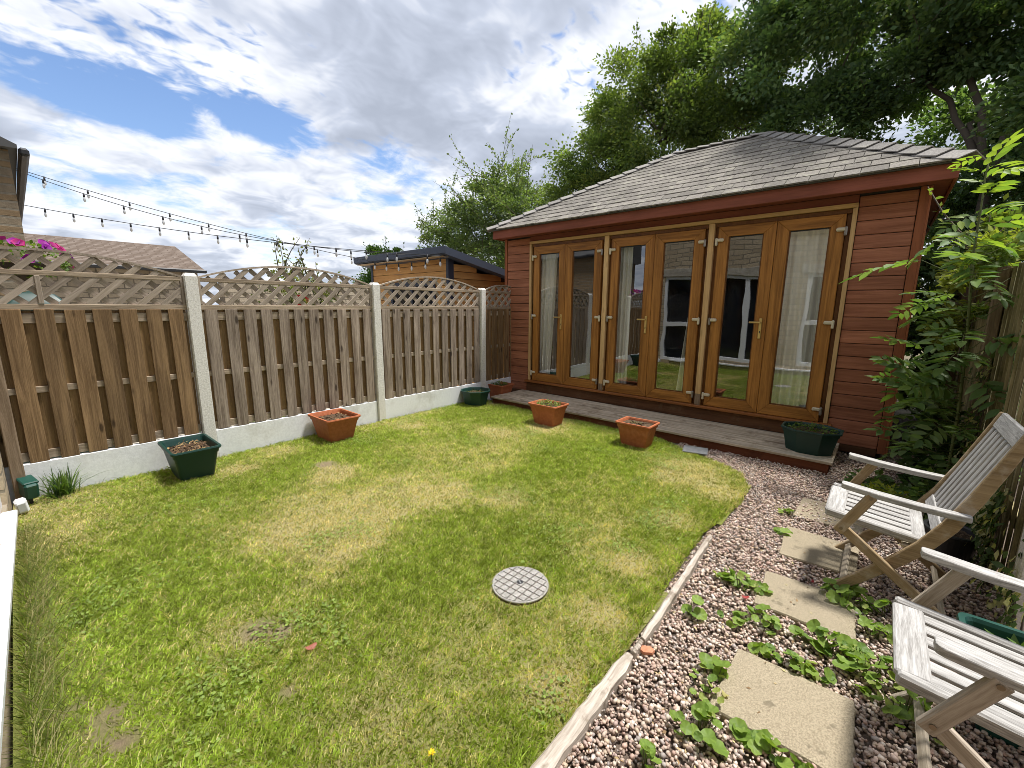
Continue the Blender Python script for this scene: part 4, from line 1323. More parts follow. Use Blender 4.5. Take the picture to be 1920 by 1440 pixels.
# ------------------------------------------------------------------ folding chairs
def make_chair(loc, label, top, side):
    """origin: centre of the front edge of the seat at ground level; the chair faces -X"""
    t_ = thing('folding_chair', loc, label, 'chair', 'folding garden armchairs')
    ox, oy, oz = loc
    P = lambda x_, y_, z_: (ox + x_, oy + y_, oz + z_)
    hwS = 0.235
    cross = 'chair_cross'
    # seat
    z0f, z0b = 0.435, 0.392
    zs = lambda x_: z0f + (z0b - z0f) * x_ / 0.42
    bar_between('seat_front_rail', P(0.035, -hwS + .035, zs(.035)), P(0.035, hwS - .035, zs(.035)), 0.085, 0.026, top, t_, side=(1, 0, 0), bev=0.006)
    bar_between('seat_back_rail', P(0.375, -hwS + .035, zs(.375)), P(0.375, hwS - .035, zs(.375)), 0.055, 0.024, top, t_, side=(1, 0, 0), bev=0.004)
    for s in (-1, 1):
        bar_between('seat_side_rail', P(-0.002, s * (hwS - 0.016), zs(0)), P(0.415, s * (hwS - 0.016), zs(.415)), 0.034, 0.040, top, t_, bev=0.007)
    ns = 6
    for k in range(ns):
        yy = -hwS + 0.066 + (2 * hwS - 0.132) * k / (ns - 1)
        bar_between('seat_slat', P(0.070, yy, zs(.07) + .002), P(0.352, yy, zs(.352) + .002), 0.048, 0.014, top, t_, bev=0.003)
    # back stiles: curved members running from the front foot to the top of the back
    prof = [(0.055, 0.0), (0.17, 0.125), (0.29, 0.262), (0.385, 0.385), (0.462, 0.52), (0.528, 0.68), (0.585, 0.84), (0.640, 1.00)]
    wid = [0.048, 0.052, 0.056, 0.060, 0.060, 0.054, 0.048, 0.040]
    for s in (-1, 1):
        V, Fc = [], []
        yc, th = s * 0.258, 0.026
        n_ = len(prof)
        for i, (x_, z_) in enumerate(prof):
            a = prof[max(i - 1, 0)]
            b = prof[min(i + 1, n_ - 1)]
            tx, tz = b[0] - a[0], b[1] - a[1]
            l_ = math.hypot(tx, tz)
            nx_, nz_ = -tz / l_, tx / l_
            if i == 0: nx_, nz_ = -1.0, 0.0
            w = wid[i] / 2
            for sx_, sy_ in ((1, -1), (1, 1), (-1, 1), (-1, -1)):
                V.append((x_ + nx_ * w * sx_, yc + sy_ * th / 2, z_ + nz_ * w * sx_))
        for i in range(n_ - 1):
            for c in range(4):
                Fc.append((i * 4 + c, i * 4 + (c + 1) % 4, (i + 1) * 4 + (c + 1) % 4, (i + 1) * 4 + c))
        Fc += [(3, 2, 1, 0), tuple((n_ - 1) * 4 + k for k in range(4))]
        o = mesh_obj('back_stile', V, Fc, side, t_, loc)
        mod = o.modifiers.new('bevel', 'BEVEL')
        mod.width = 0.004
        mod.segments = 1
    bx = lambda z_: np.interp(z_, [p_[1] for p_ in prof], [p_[0] for p_ in prof])
    bar_between('back_top_rail', P(bx(.965) - .004, -0.243, 0.965), P(bx(.965) - .004, 0.243, 0.965), 0.085, 0.022, top, t_, side=(0.33, 0, 0.94), bev=0.006)
    bar_between('back_bottom_rail', P(bx(.475) - .004, -0.243, 0.475), P(bx(.475) - .004, 0.243, 0.475), 0.060, 0.022, top, t_, side=(0.45, 0, 0.9), bev=0.004)
    nbk = 7
    for k in range(nbk):
        yy = -0.215 + 0.43 * k / (nbk - 1)
        bar_between('back_slat', P(bx(.50) - .006, yy, 0.50), P(bx(.925) - .006, yy, 0.925), 0.042, 0.013, top, t_, bev=0.003)
    for s in (-1, 1):
        # rear leg from seat front down to the back, its upper end carries the arm support
        bar_between('rear_leg', P(0.075, s * 0.286, 0.395), P(0.56, s * 0.286, 0.012), 0.024, 0.046, side, t_, bev=0.004)
        bar_between('arm_support', P(0.062, s * 0.312, 0.375), P(0.178, s * 0.312, 0.605), 0.024, 0.046, side, t_, bev=0.005)
        for q_ in ((0.075, 0.40), (0.172, 0.592)):
            V, Fc = [], []
            for k in range(12):
                V.append((0.008 * math.cos(2 * PI * k / 12), -0.003 * s, 0.008 * math.sin(2 * PI * k / 12)))
            for k in range(12):
                V.append((0.008 * math.cos(2 * PI * k / 12), 0.003 * s, 0.008 * math.sin(2 * PI * k / 12)))
            mesh_obj('bolt', V, [tuple(range(12)), tuple(range(23, 11, -1))] + [(k, (k + 1) % 12, 12 + (k + 1) % 12, 12 + k) for k in range(12)], 'brass_screw', t_, P(q_[0], s * 0.3245, q_[1]))
        # arm: board with rounded front end, dipping towards the back
        V, Fc = [], []
        ap = [(0.050, 0.018), (0.056, 0.025), (0.07, 0.029), (0.2, 0.030), (0.34, 0.028), (0.44, 0.025), (0.512, 0.022), (0.522, 0.014)]
        for x_, w in ap:
            z_ = 0.628 - 0.035 * max(0, (x_ - 0.05)) / 0.47 - 0.008 * math.sin(PI * (x_ - 0.05) / 0.47)
            for dy, dz in ((-w, 0.012), (w, 0.012), (w, -0.016), (-w, -0.016)):
                V.append((x_, s * 0.292 + dy, z_ + dz))
        n_ = len(ap)
        for i in range(n_ - 1):
            for c in range(4):
                Fc.append((i * 4 + c, i * 4 + (c + 1) % 4, (i + 1) * 4 + (c + 1) % 4, (i + 1) * 4 + c))
        Fc += [(3, 2, 1, 0), tuple((n_ - 1) * 4 + k for k in range(4))]
        o = mesh_obj('arm_rest', V, Fc, top, t_, loc)
        mod = o.modifiers.new('bevel', 'BEVEL')
        mod.width = 0.005
        mod.segments = 2
    bar_between('foot_stretcher', P(0.115, -0.245, 0.066), P(0.115, 0.245, 0.066), 0.034, 0.016, cross, t_, side=(0.7, 0, 0.7))
    bar_between('rear_stretcher', P(0.50, -0.274, 0.060), P(0.50, 0.274, 0.060), 0.030, 0.016, cross, t_, side=(0.7, 0, -0.7))
    bar_between('seat_pivot_bar', P(0.33, -0.245, 0.36), P(0.33, 0.245, 0.36), 0.03, 0.018, cross, t_, side=(1, 0, 0))
    return t_


make_chair((4.772, 2.985, -0.004), 'folding wooden armchair with tan sides standing beside the deck and sapling', 'chair_top', 'chair_side')
make_chair((5.045, 1.815, -0.004), 'grey weathered folding wooden armchair with the green planter behind it', 'chair_top', 'chair_grey')

# ------------------------------------------------------------------ right fence
RFX = 5.545
rf = thing('board_fence', (RFX, 5.0, 0), 'mossy vertical board fence behind the chairs and sapling', 'fence')
yy = 2.99
while yy < 8.6:
    box('board', (0.018, 0.132, 1.80), (RFX + 0.012 + random.uniform(-.002, .002), yy, 0.93 + random.choice((0, .008, -.008))), 'right_fence', rf, 0.002, (0, 0, -0.17 + random.uniform(-.02, .02)))
    yy += 0.118
for yp in (4.80, 6.6, 8.3):
    box('timber_post', (0.06, 0.075, 1.86), (RFX - 0.040, yp, 0.90), 'weathered_post', rf, 0.004)
for z in (0.35, 1.55):
    bspan('fence_rail', RFX + 0.030, RFX + 0.06, 2.93, 8.6, z - 0.04, z + 0.04, 'right_fence', rf)
box('concrete_post', (0.10, 0.10, 1.86), (RFX - 0.005, 2.885, 0.89), 'concrete_post', rf, 0.008)

# ------------------------------------------------------------------ own house behind the camera (seen in the glass)
hs = thing('stone_house', (3.0, -0.6, 0), 'stone house wall with white sill at the edge of the lawn', 'house')
HY0, HY1 = -0.56, -0.205
OPEN = [(0.36, 1.20, 0.12, 2.30), (1.75, 2.95, 0.22, 2.27), (3.5, 4.5, 0.22, 2.27), (5.2, 6.3, 0.9, 2.2)]
edges = [0.06]
for a, b, z0, z1 in OPEN: edges += [a, b]
edges += [9.0]
for i in range(0, len(edges), 2):
    bspan('wall', edges[i], edges[i + 1] - 0.001, HY0, HY1, -0.05, 4.9, 'house_stone', hs, 0.0)
for a, b, z0, z1 in OPEN:
    bspan('wall', a, b - 0.001, HY0, HY1 - 0.002, z1, 4.9, 'house_stone', hs, 0.0)
    bspan('wall', a, b - 0.001, HY0, HY1 - 0.002, -0.05, z0, 'house_stone', hs, 0.0)
    bspan('lintel', a - 0.12, b + 0.12, HY1 - 0.01, HY1 + 0.012, z1 + 0.004, z1 + 0.19, 'patio_stone', hs)
    wdw = bspan('window', a, b, HY0 + 0.225, HY0 + 0.245, z0, z1, 'dark_pane', hs, 0.0)
    f = 0.075
    ya, yb = HY0 + 0.25, HY0 + 0.33
    mid = (a + b) / 2
    for x0, x1, q0, q1 in ((a, a + f, z0, z1), (b - f, b, z0, z1), (a + f, b - f, z0, z0 + f), (a + f, b - f, z1 - f, z1)):
        bspan('window_frame', x0, x1, ya, yb, q0, q1, 'white_plastic', wdw)
    if b - a > 1.0:
        bspan('window_frame', mid - 0.06, mid + 0.06, ya, yb, z0 + f, z1 - f, 'white_plastic', wdw)
    else:
        bspan('window_frame', a + f, b - f, ya, yb, z0 + 0.92, z0 + 1.02, 'white_plastic', wdw)
bspan('sill', 0.62, 4.6, HY1 - 0.02, -0.152, 0.112, 0.152, 'white_plastic', hs, 0.006)
rfm = mesh_obj('house_roof', [(-0.1, 0.15, 0), (9.1, 0.15, 0), (9.1, -4.5, 2.6), (-0.1, -4.5, 2.6), (-0.1, 0.15, -0.12), (9.1, 0.15, -0.12), (9.1, -4.5, -0.12), (-0.1, -4.5, -0.12)],
               [(0, 1, 2, 3), (0, 4, 5, 1), (1, 5, 6, 2), (2, 6, 7, 3), (3, 7, 4, 0), (4, 7, 6, 5)], 'roof_felt', hs, (0, -0.2, 4.92))
hs.rotation_euler = (0, 0, -0.0205)
hs.location = (3.0 - 0.008, -0.66, 0)
# socket boxes by the house corner
gb = thing('hose_box', (0.17, -0.10, 0.0), 'small dark green plastic box on a spike beside the grass tuft', 'box')
box('box_body', (0.13, 0.075, 0.12), (0.17, -0.105, 0.14), 'green_plastic', gb, 0.012, (0.0, 0.18, 0.25))
box('box_lid', (0.14, 0.085, 0.022), (0.155, -0.105, 0.205), 'green_plastic', gb, 0.006, (0.0, 0.18, 0.25))
box('spike', (0.02, 0.02, 0.14), (0.175, -0.105, 0.03), 'black', gb, 0.003)
wb = thing('socket_box', (0.36, -0.15, 0.0), 'small white and grey outdoor socket box at the end of the white sill', 'box')
box('box_body', (0.075, 0.06, 0.10), (0.36, -0.150, 0.085), 'white_plastic', wb, 0.012, (0.12, 0.1, 0.1))
box('box_cover', (0.012, 0.045, 0.07), (0.400, -0.148, 0.082), 'grey_plastic', wb, 0.004, (0.12, 0.1, 0.1))
box('spike', (0.016, 0.016, 0.07), (0.36, -0.15, 0.012), 'black', wb, 0.002)


# ------------------------------------------------------------------ vegetation
def strap_tuft(name, loc, n_, hgt, label, seed, spread=0.8, cols=GREEN, wid=0.010):
    r = np.random.default_rng(seed)
    Vs, Fs, Cs = [], [], []
    o = 0
    for k in range(n_):
        a = r.uniform(0, 2 * PI)
        L_ = hgt * r.uniform(0.5, 1.15)
        ln = r.uniform(0.1, spread)
        p0 = np.array([r.normal(0, .03), r.normal(0, .03), 0])
        d = np.array([math.cos(a), math.sin(a), 0])
        sd = np.array([-math.sin(a), math.cos(a), 0])
        col = np.array(cols[r.integers(0, len(cols))]) * r.uniform(.7, 1.25)
        for j in range(5):
            t_ = j / 4
            c = p0 + d * ln * L_ * t_ ** 1.6 + np.array([0, 0, L_ * (t_ - 0.45 * ln * t_ ** 2.2)])
            w = wid * (1 - t_) ** 0.6 * 0.5 + 0.0004
            Vs += [c - sd * w, c + sd * w]
            Cs += [col, col]
        for j in range(4):
            Fs.append((o + 2 * j, o + 2 * j + 1, o + 2 * j + 3, o + 2 * j + 2))
        o += 10
    ob = np_obj(name, np.array(Vs), np.array(Fs), 'leaf', np.array(Cs), None, loc)
    return tag(ob, label, 'plant')


strap_tuft('strap_leaf_plant', (0.14, 0.06, 0.01), 120, 0.25, 'tuft of dark strap-like leaves at the foot of the brown fence panel', 5, 1.0, DARKG + GREEN, 0.012)


def crown_leaves(clumps, n_, size, cols, seed, sub=26, sig=0.16, shoots=0, shoot_len=(0.4, 1.0), shoot_up=0.8, shell=0.55, vary=0.28):
    r = np.random.default_rng(seed)
    cl = np.array(clumps, float)
    w = (cl[:, 3] * cl[:, 4] * cl[:, 5]) ** 0.67
    w = w / w.sum()
    Ps, Ds, Cs = [], [], []
    tubes_ = []
    for c, wt_ in zip(cl, w):
        m_ = int(n_ * wt_)
        ns = max(6, int(sub * (c[3] * c[4] * c[5]) ** 0.5))
        u = unit(r.normal(size=(ns, 3)))
        rad = shell + (1 - shell) * r.random((ns, 1)) ** 0.6
        sc = c[:3] + u * rad * c[3:]
        tone = r.uniform(1 - vary, 1 + vary, (ns, 1))
        hue = r.random((ns, 1))
        k = r.integers(0, ns, m_)
        s_ = sig * (c[3] * c[4] * c[5]) ** (1 / 3)
        off = r.normal(size=(m_, 3)) * s_ * np.array([1.15, 1.15, 0.75]) * r.uniform(0.5, 1.2, (ns, 1))[k]
        Ps.append(sc[k] + off)
        Ds.append(unit(off) + u[k] * 0.6 + r.normal(size=(m_, 3)) * 0.5)
        cc = np.array(cols)
        ci = np.clip((hue[k][:, 0] * 0.7 + r.random(m_) * 0.3) * len(cc), 0, len(cc) - 1).astype(int)
        Cs.append(cc[ci] * tone[k] * r.uniform(0.8, 1.2, (m_, 1)))
    top = cl[:, 2] + cl[:, 5]
    for s in range(shoots):
        c = cl[r.choice(len(cl), p=w)]
        u = unit(r.normal(size=3) + np.array([0, 0, shoot_up * 0.6]))
        p0 = c[:3] + u * c[3:] * 0.85
        d = unit(u + np.array([0, 0, shoot_up]) + r.normal(size=3) * 0.35)
        L_ = r.uniform(*shoot_len)
        kk = int(L_ / (size * 0.42))
        t_ = r.uniform(0, 1, kk)
        curve = r.normal(size=3) * 0.25 * L_
        P = p0 + d * (t_ * L_)[:, None] + curve * (t_ ** 2)[:, None] + r.normal(size=(kk, 3)) * size * 0.35
        Ps.append(P)
        Ds.append(np.tile(d, (kk, 1)) * 0.8 + r.normal(size=(kk, 3)))
        Cs.append(np.array(cols)[r.integers(0, len(cols), kk)] * r.uniform(.75, 1.2, (kk, 1)))
        tubes_.append(([Vector(p0 + d * L_ * q_ + curve * q_ * q_) for q_ in (0, .33, .66, 1)], [0.010, 0.008, 0.006, 0.003], 4))
    P, D, C = np.concatenate(Ps), np.concatenate(Ds), np.concatenate(Cs)
    m_ = len(P)
    Nn = r.normal(size=(m_, 3)) + np.array([0, 0, 1.1])
    V, Fc, C = leaf_cards(P, D, Nn, size * r.uniform(.65, 1.3, m_), size * r.uniform(.45, .85, m_), C)
    return V, Fc, C, tubes_


def limb_path(a, b, seed, wob=0.12, n_=7):
    rr = random.Random(seed)
    a, b = Vector(a), Vector(b)
    L_ = (b - a).length
    out = []
    for i in range(n_):
        t_ = i / (n_ - 1)
        p_ = a.lerp(b, t_)
        if 0 < i < n_ - 1:
            p_ += Vector((rr.uniform(-1, 1), rr.uniform(-1, 1), rr.uniform(-.5, .5))) * wob * L_ / n_ * 1.5
        p_.z += math.sin(PI * t_) * 0.06 * L_
        out.append(p_)
    return out


def tree(name, base, clumps, n_, size, cols, label, seed, forks, group=None, bark='bark', r0=0.16, **kw):
    root = thing(name, base, label, 'tree' if 'tree' in name else 'shrub', group)
    V, Fc, C, tb = crown_leaves(clumps, n_, size, cols, seed, **kw)
    np_obj('crown', V - np.array(base), Fc, 'leaf', C, root, base)
    rr = random.Random(seed)
    tubes_ = []
    fk = [Vector(f) for f in forks]
    start = Vector(base) - Vector((0, 0, 0.1))
    tubes_.append((limb_path(start, fk[0], seed, 0.1), [r0 * (1 - 0.4 * i / 6) for i in range(7)], 9))
    for k, f in enumerate(fk[1:]):
        tubes_.append((limb_path(fk[0] - Vector((0, 0, 0.1)), f, seed + k), [r0 * (0.55 - 0.28 * i / 6) for i in range(7)], 7))
    tubes_obj('trunk', tubes_, bark, root, base)
    lim = []
    for k, c in enumerate(clumps):
        src = min(fk, key=lambda q_: (q_ - Vector(c[:3])).length)
        lim.append((limb_path(src, c[:3], seed + 50 + k), [r0 * (0.28 - 0.2 * i / 6) for i in range(7)], 5))
        for j in range(3):
            e_ = Vector(c[:3]) + Vector((rr.uniform(-.8, .8) * c[3], rr.uniform(-.8, .8) * c[4], rr.uniform(-.3, .8) * c[5]))
            lim.append((limb_path(c[:3], e_, seed + 90 + 7 * k + j), [r0 * (0.10 - 0.07 * i / 6) for i in range(7)], 4))
    for one in lim:
        tubes_obj('limb', [one], bark, root, base)
    if tb:
        tubes_obj('shoots', tb, bark, root, base)['kind'] = 'stuff'
    return root


HAW = [(.16, .225, .062), (.205, .27, .072), (.12, .18, .055), (.26, .30, .085)]
HAW2 = [(.13, .185, .068), (.165, .225, .08), (.10, .15, .055), (.21, .255, .095)]
DK = [(.14, .22, .10), (.18, .265, .115), (.105, .175, .088), (.23, .305, .125)]

# hawthorn directly behind the summerhouse
cA = [(-0.9, 10.2, 5.2, 1.15, 1.0, 0.95), (-0.2, 10.3, 6.2, 1.1, 1.0, 0.95), (0.9, 10.4, 6.5, 1.2, 1.0, 1.0), (0.6, 9.9, 5.3, 1.3, 1.0, 0.95), (1.9, 10.3, 6.1, 1.1, 1.0, 1.1), (2.3, 10.0, 5.0, 1.1, 0.9, 0.9),
      (-1.2, 10.0, 4.2, 1.0, 0.9, 0.85), (0.0, 10.0, 4.0, 1.2, 0.8, 0.7), (1.5, 9.9, 4.2, 1.2, 0.8, 0.7), (1.2, 10.6, 7.1, 0.55, 0.5, 0.6)]
tree('hawthorn_tree', (0.6, 10.4, 0), cA, 100000, 0.074, HAW, 'yellow-green hawthorn tree rising directly behind the shingle roof', 31, [(0.6, 10.4, 2.6), (-0.6, 10.2, 4.2), (1.5, 10.3, 4.4), (0.5, 10.4, 5.2)], shoots=70, shoot_len=(0.3, 0.9), shell=0.5)
# big dark tree behind the right end of the roof
cB = [(3.3, 9.6, 5.9, 1.2, 1.1, 1.0), (4.4, 9.2, 6.5, 1.3, 1.2, 1.0), (5.6, 8.8, 6.0, 1.2, 1.2, 0.9), (3.6, 9.7, 4.6, 1.1, 1.0, 0.8), (4.7, 9.5, 5.1, 1.1, 1.0, 0.8), (6.5, 9.3, 5.2, 1.0, 0.9, 0.9), (5.4, 8.9, 5.2, 0.9, 0.8, 0.6),
      (5.7, 10.5, 4.3, 1.0, 0.7, 0.7), (6.7, 8.0, 4.0, 0.9, 1.0, 0.8), (4.9, 7.9, 7.0, 1.2, 1.0, 0.7), (6.2, 7.4, 6.0, 1.0, 1.0, 0.8), (2.8, 9.9, 6.8, 0.9, 0.9, 0.7)]
tree('broadleaf_tree', (5.85, 9.1, 0), cB, 106000, 0.080, DK, 'tall dark broadleaf tree with pruned forked trunk beyond the right roof end', 37, [(5.75, 9.1, 3.4), (5.45, 9.2, 4.1), (6.0, 9.0, 4.6), (4.9, 9.3, 4.9), (6.3, 8.9, 5.2), (5.0, 9.0, 5.6)], bark='bark_dark', shoots=40, shell=0.5, r0=0.095)
# dark undergrowth beside and behind the summerhouse
cE = [(6.4, 10.2, 3.8, 1.3, 0.6, 1.0), (5.75, 7.4, 0.9, 0.65, 0.9, 0.9), (5.35, 6.7, 0.7, 0.28, 0.5, 0.8), (5.4, 7.3, 1.8, 0.35, 0.6, 0.8), (6.1, 8.2, 1.9, 0.9, 0.9, 1.0), (5.6, 9.6, 1.6, 0.9, 0.6, 1.4), (6.6, 7.6, 2.7, 0.9, 1.0, 0.9), (6.2, 9.3, 3.0, 1.0, 0.7, 0.8), (4.8, 9.9, 3.0, 1.0, 0.6, 0.9), (7.1, 6.9, 1.5, 0.8, 1.0, 1.2)]
tree('evergreen_shrub', (6.2, 8.4, 0), cE, 48000, 0.085, DK[:3], 'dark evergreen shrub filling the gap between summerhouse and board fence', 41, [(6.1, 8.4, 1.2), (5.8, 8.0, 1.8), (6.4, 8.3, 2.2)], bark='bark_dark', shell=0.35, r0=0.08)
cE2 = [(2.9, 9.8, 3.3, 1.1, 0.6, 0.8), (3.9, 9.8, 3.6, 1.0, 0.6, 0.7), (1.4, 9.8, 3.3, 1.0, 0.5, 0.6)]
tree('evergreen_shrub', (2.9, 10.0, 0), cE2, 12000, 0.085, HAW2, 'mid-green shrub showing just over the top ridge of the shingle roof', 43, [(2.9, 10.0, 2.0), (3.4, 9.9, 2.8), (2.2, 9.9, 2.8)], shell=0.35, r0=0.08)
# loose hawthorn beyond the neighbour's garden room
cC = [(-9.6, 12.2, 4.5, 1.0, 1.0, 0.7), (-7.6, 12.2, 4.6, 1.5, 1.2, 1.1), (-6.4, 12.2, 5.0, 1.6, 1.2, 1.2), (-5.2, 12.0, 4.5, 1.5, 1.2, 1.1), (-8.9, 12.2, 3.8, 1.2, 1.0, 0.9), (-7.0, 12.0, 3.5, 1.6, 1.0, 0.9), (-5.0, 11.8, 3.3, 1.6, 1.0, 1.0), (-6.2, 12.3, 5.9, 1.0, 0.9, 0.7), (-4.0, 11.5, 3.5, 1.0, 0.9, 1.0), (-3.4, 11.2, 2.6, 1.2, 0.9, 0.9)]
tree('hawthorn_tree', (-6.4, 12.2, 0), cC, 46000, 0.095, HAW2, 'loose grey-green hawthorn with long bare shoots beyond the dark-trimmed garden room', 47, [(-6.4, 12.2, 2.4), (-7.3, 12.2, 3.4), (-5.6, 12.1, 3.6), (-6.4, 12.2, 4.4)], shoots=230, shoot_len=(0.5, 1.5), shoot_up=0.3, shell=0.5)
cD = [(-9.6, 9.4, 2.9, 0.85, 0.8, 0.8), (-8.8, 9.2, 2.8, 0.8, 0.8, 0.75), (-9.2, 9.2, 2.0, 1.1, 0.9, 0.9), (-9.3, 9.3, 3.4, 0.6, 0.6, 0.4)]
tree('rounded_shrub', (-9.2, 9.4, 0), cD, 15000, 0.085, [(.06, .12, .03), (.09, .16, .035), (.045, .09, .028)], 'dense round green shrub at the left end of the garden room', 53, [(-9.2, 9.4, 1.4), (-9.6, 9.4, 2.2), (-8.8, 9.3, 2.2)], shell=0.5, r0=0.07, shoots=24, shoot_len=(0.2, 0.5))
# climber peeping over the middle panel
cS = [(-2.2, 2.75, 1.85, 0.30, 0.30, 0.22), (-2.2, 3.15, 1.80, 0.30, 0.30, 0.25), (-2.3, 3.45, 1.70, 0.25, 0.25, 0.2), (-2.2, 3.0, 1.2, 0.4, 0.6, 0.4)]
tree('flowering_shrub', (-2.2, 3.05, 0), cS, 1700, 0.05, [(.16, .18, .06), (.22, .23, .09), (.12, .15, .05)], 'thin pale shrub peeping over the middle lattice panel', 59, [(-2.2, 3.05, 0.8), (-2.2, 2.85, 1.4), (-2.25, 3.3, 1.4)], shell=0.4, r0=0.02, shoots=36, shoot_len=(0.25, 0.6), shoot_up=1.0)


# ---- ash sapling with pinnate leaves
def pinnate_mesh(pairs, L_, ll, lw, seed, cols):
    r = np.random.default_rng(seed)
    P, D, Nn, LL, WW, CC = [], [], [], [], [], []
    for i in range(pairs):
        t_ = 0.22 + 0.70 * i / max(1, pairs - 1)
        for s in (-1, 1):
            P.append((L_ * t_, 0, -0.25 * L_ * t_ ** 2))
            D.append((0.55, s, -0.25 + r.normal(0, .12)))
            sc = (0.75 + 0.5 * math.sin(PI * (0.15 + 0.75 * t_)))
            LL.append(ll * sc * r.uniform(.9, 1.1))
            WW.append(lw * sc)
            Nn.append((r.normal(0, .15), r.normal(0, .2) - 0.15 * s, 1))
    P.append((L_ * 0.97, 0, -0.25 * L_ * 0.94))
    D.append((1, 0, -.45)); LL.append(ll * 1.1); WW.append(lw * 1.05); Nn.append((0, 0, 1))
    n_ = len(P)
    P, D, Nn = np.array(P, float), np.array(D, float), np.array(Nn, float)
    LL, WW = np.array(LL), np.array(WW)
    # six-sided leaflets: base, two shoulders a side, tip, folded along the midrib
    D = unit(D)
    S = unit(np.cross(D, Nn))
    Nn = np.cross(S, D)
    f = lambda t_, w, u: P + D * (LL * t_)[:, None] + S * (WW * w)[:, None] + Nn * (WW * u)[:, None]
    V = np.stack([f(0.04, 0, 0), f(.30, .46, .13), f(.65, .40, .11), f(1, 0, -.06), f(.65, -.40, .11), f(.30, -.46, .13)], 1).reshape(-1, 3)
    i = np.arange(n_)[:, None] * 6
    Fc = np.concatenate([i + np.array([[0, 1, 2]]), i + np.array([[0, 2, 3]]), i + np.array([[0, 3, 4]]), i + np.array([[0, 4, 5]])], 1).reshape(-1, 3)
    C = np.repeat(np.array(cols)[r.integers(0, len(cols), n_)] * r.uniform(.85, 1.15, (n_, 1)), 6, axis=0)
    # rachis
    tv, tf = [], []
    o = len(V)
    for k in range(6):
        t_ = k / 5
        for dy, dz in ((-.0016, 0), (.0016, 0), (0, .002)):
            tv.append((L_ * t_ * 0.97, dy, -0.25 * L_ * t_ ** 2 * .97 + dz))
    for k in range(5):
        for c in range(3):
            a, b = o + k * 3 + c, o + k * 3 + (c + 1) % 3
            tf += [(a, b, b + 3), (a, b + 3, a + 3)]
    V = np.concatenate([V, np.array(tv)])
    Fc = np.concatenate([Fc, np.array(tf)])
    C = np.concatenate([C, np.tile(np.array([[.16, .17, .06]]), (len(tv), 1))])
    return np_mesh('leaf', V, Fc, 'leaf', C)


SY = 4.55
stem_px = [(1778, 880), (1796, 780), (1812, 650), (1820, 540), (1826, 470), (1838, 400), (1848, 330), (1858, 285)]
stem = [on_y(u, v, SY) for u, v in stem_px]
stem = [np.array([stem[0][0] - 0.02, SY, -0.02])] + stem
sap = thing('ash_sapling', tuple(stem[0]), 'slender ash sapling with bright feathery leaves beside the summerhouse corner', 'sapling')
tubes_obj('trunk', [([tuple(p_) for p_ in stem], list(np.linspace(0.013, 0.004, len(stem))), 7)], 'stem_green', sap, tuple(stem[0]))
LT = [(.24, .34, .06), (.30, .40, .075), (.18, .28, .06)]  # sunlit tone painted into the upper leaves of the sapling
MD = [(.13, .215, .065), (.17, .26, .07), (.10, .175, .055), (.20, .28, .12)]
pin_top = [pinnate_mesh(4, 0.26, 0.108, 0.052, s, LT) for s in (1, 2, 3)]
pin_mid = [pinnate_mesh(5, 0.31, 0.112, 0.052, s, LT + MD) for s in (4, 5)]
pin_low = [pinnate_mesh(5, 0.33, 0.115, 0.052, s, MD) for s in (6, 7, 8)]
cum = np.concatenate([[0], np.cumsum([np.linalg.norm(stem[i + 1] - stem[i]) for i in range(len(stem) - 1)])])
rr = random.Random(12)


def stem_at(f):
    d = f * cum[-1]
    i = min(int(np.searchsorted(cum, d, 'right')) - 1, len(stem) - 2)
    return stem[i] + (stem[i + 1] - stem[i]) * ((d - cum[i]) / (cum[i + 1] - cum[i]))


nl = 104
twigs = []
for k in range(nl):
    f = 0.10 + 0.90 * (k / nl)
    if rr.random() < (0.42 if f > 0.70 else 0.0): continue
    p_ = stem_at(f)
    az = k * 2.4 + rr.uniform(-.6, .6)
    if f < 0.85:   # the side towards the open garden carries more leaves
        az = rr.choice((az, az, PI + rr.uniform(-1.2, 1.2), -PI / 2 + rr.uniform(-.9, .9)))
    el = rr.uniform(-.45, .55) + (0.4 if f > 0.9 else 0)
    me = rr.choice(pin_top if f > 0.86 else pin_mid if f > 0.68 else pin_low)
    o = bpy.data.objects.new('leaf', me)
    twig = 0.02 if f > 0.80 else rr.uniform(0.03, 0.30)
    q_ = p_ + np.array([math.cos(az), math.sin(az), rr.uniform(.1, .6)]) * twig
    q_[0] = min(q_[0], 5.50)
    twigs.append(([Vector(p_), Vector(p_ * 0.5 + q_ * 0.5 - np.array([0, 0, .02])), Vector(q_)], [.004, .003, .002], 5))
    link(o, sap, tuple(q_))
    o.rotation_euler = Euler((rr.gauss(0, .45), -el, az))
    s_ = rr.uniform(.6, 1.15) * (0.78 if f > 0.75 else 1)
    o.scale = (s_, s_, s_)
tubes_obj('twigs', twigs, 'stem_green', sap, tuple(stem[0]))['kind'] = 'stuff'
# climber along the top of the board fence
cF = [(5.42, 5.2, 1.75, 0.16, 0.35, 0.28), (5.5, 4.9, 1.95, 0.18, 0.3, 0.22), (5.55, 5.7, 2.0, 0.2, 0.4, 0.3), (5.42, 5.9, 1.4, 0.14, 0.35, 0.4)]
tree('climbing_shrub', (5.44, 5.45, 0), cF, 2600, 0.062, [(.25, .31, .06), (.33, .37, .08), (.17, .24, .06)], 'yellow-green climber over the top of the board fence behind the sapling', 83, [(5.44, 5.45, 0.9), (5.44, 5.2, 1.4), (5.46, 5.7, 1.5)], shoots=26, shoot_len=(0.15, 0.45), shell=0.3, r0=0.014)

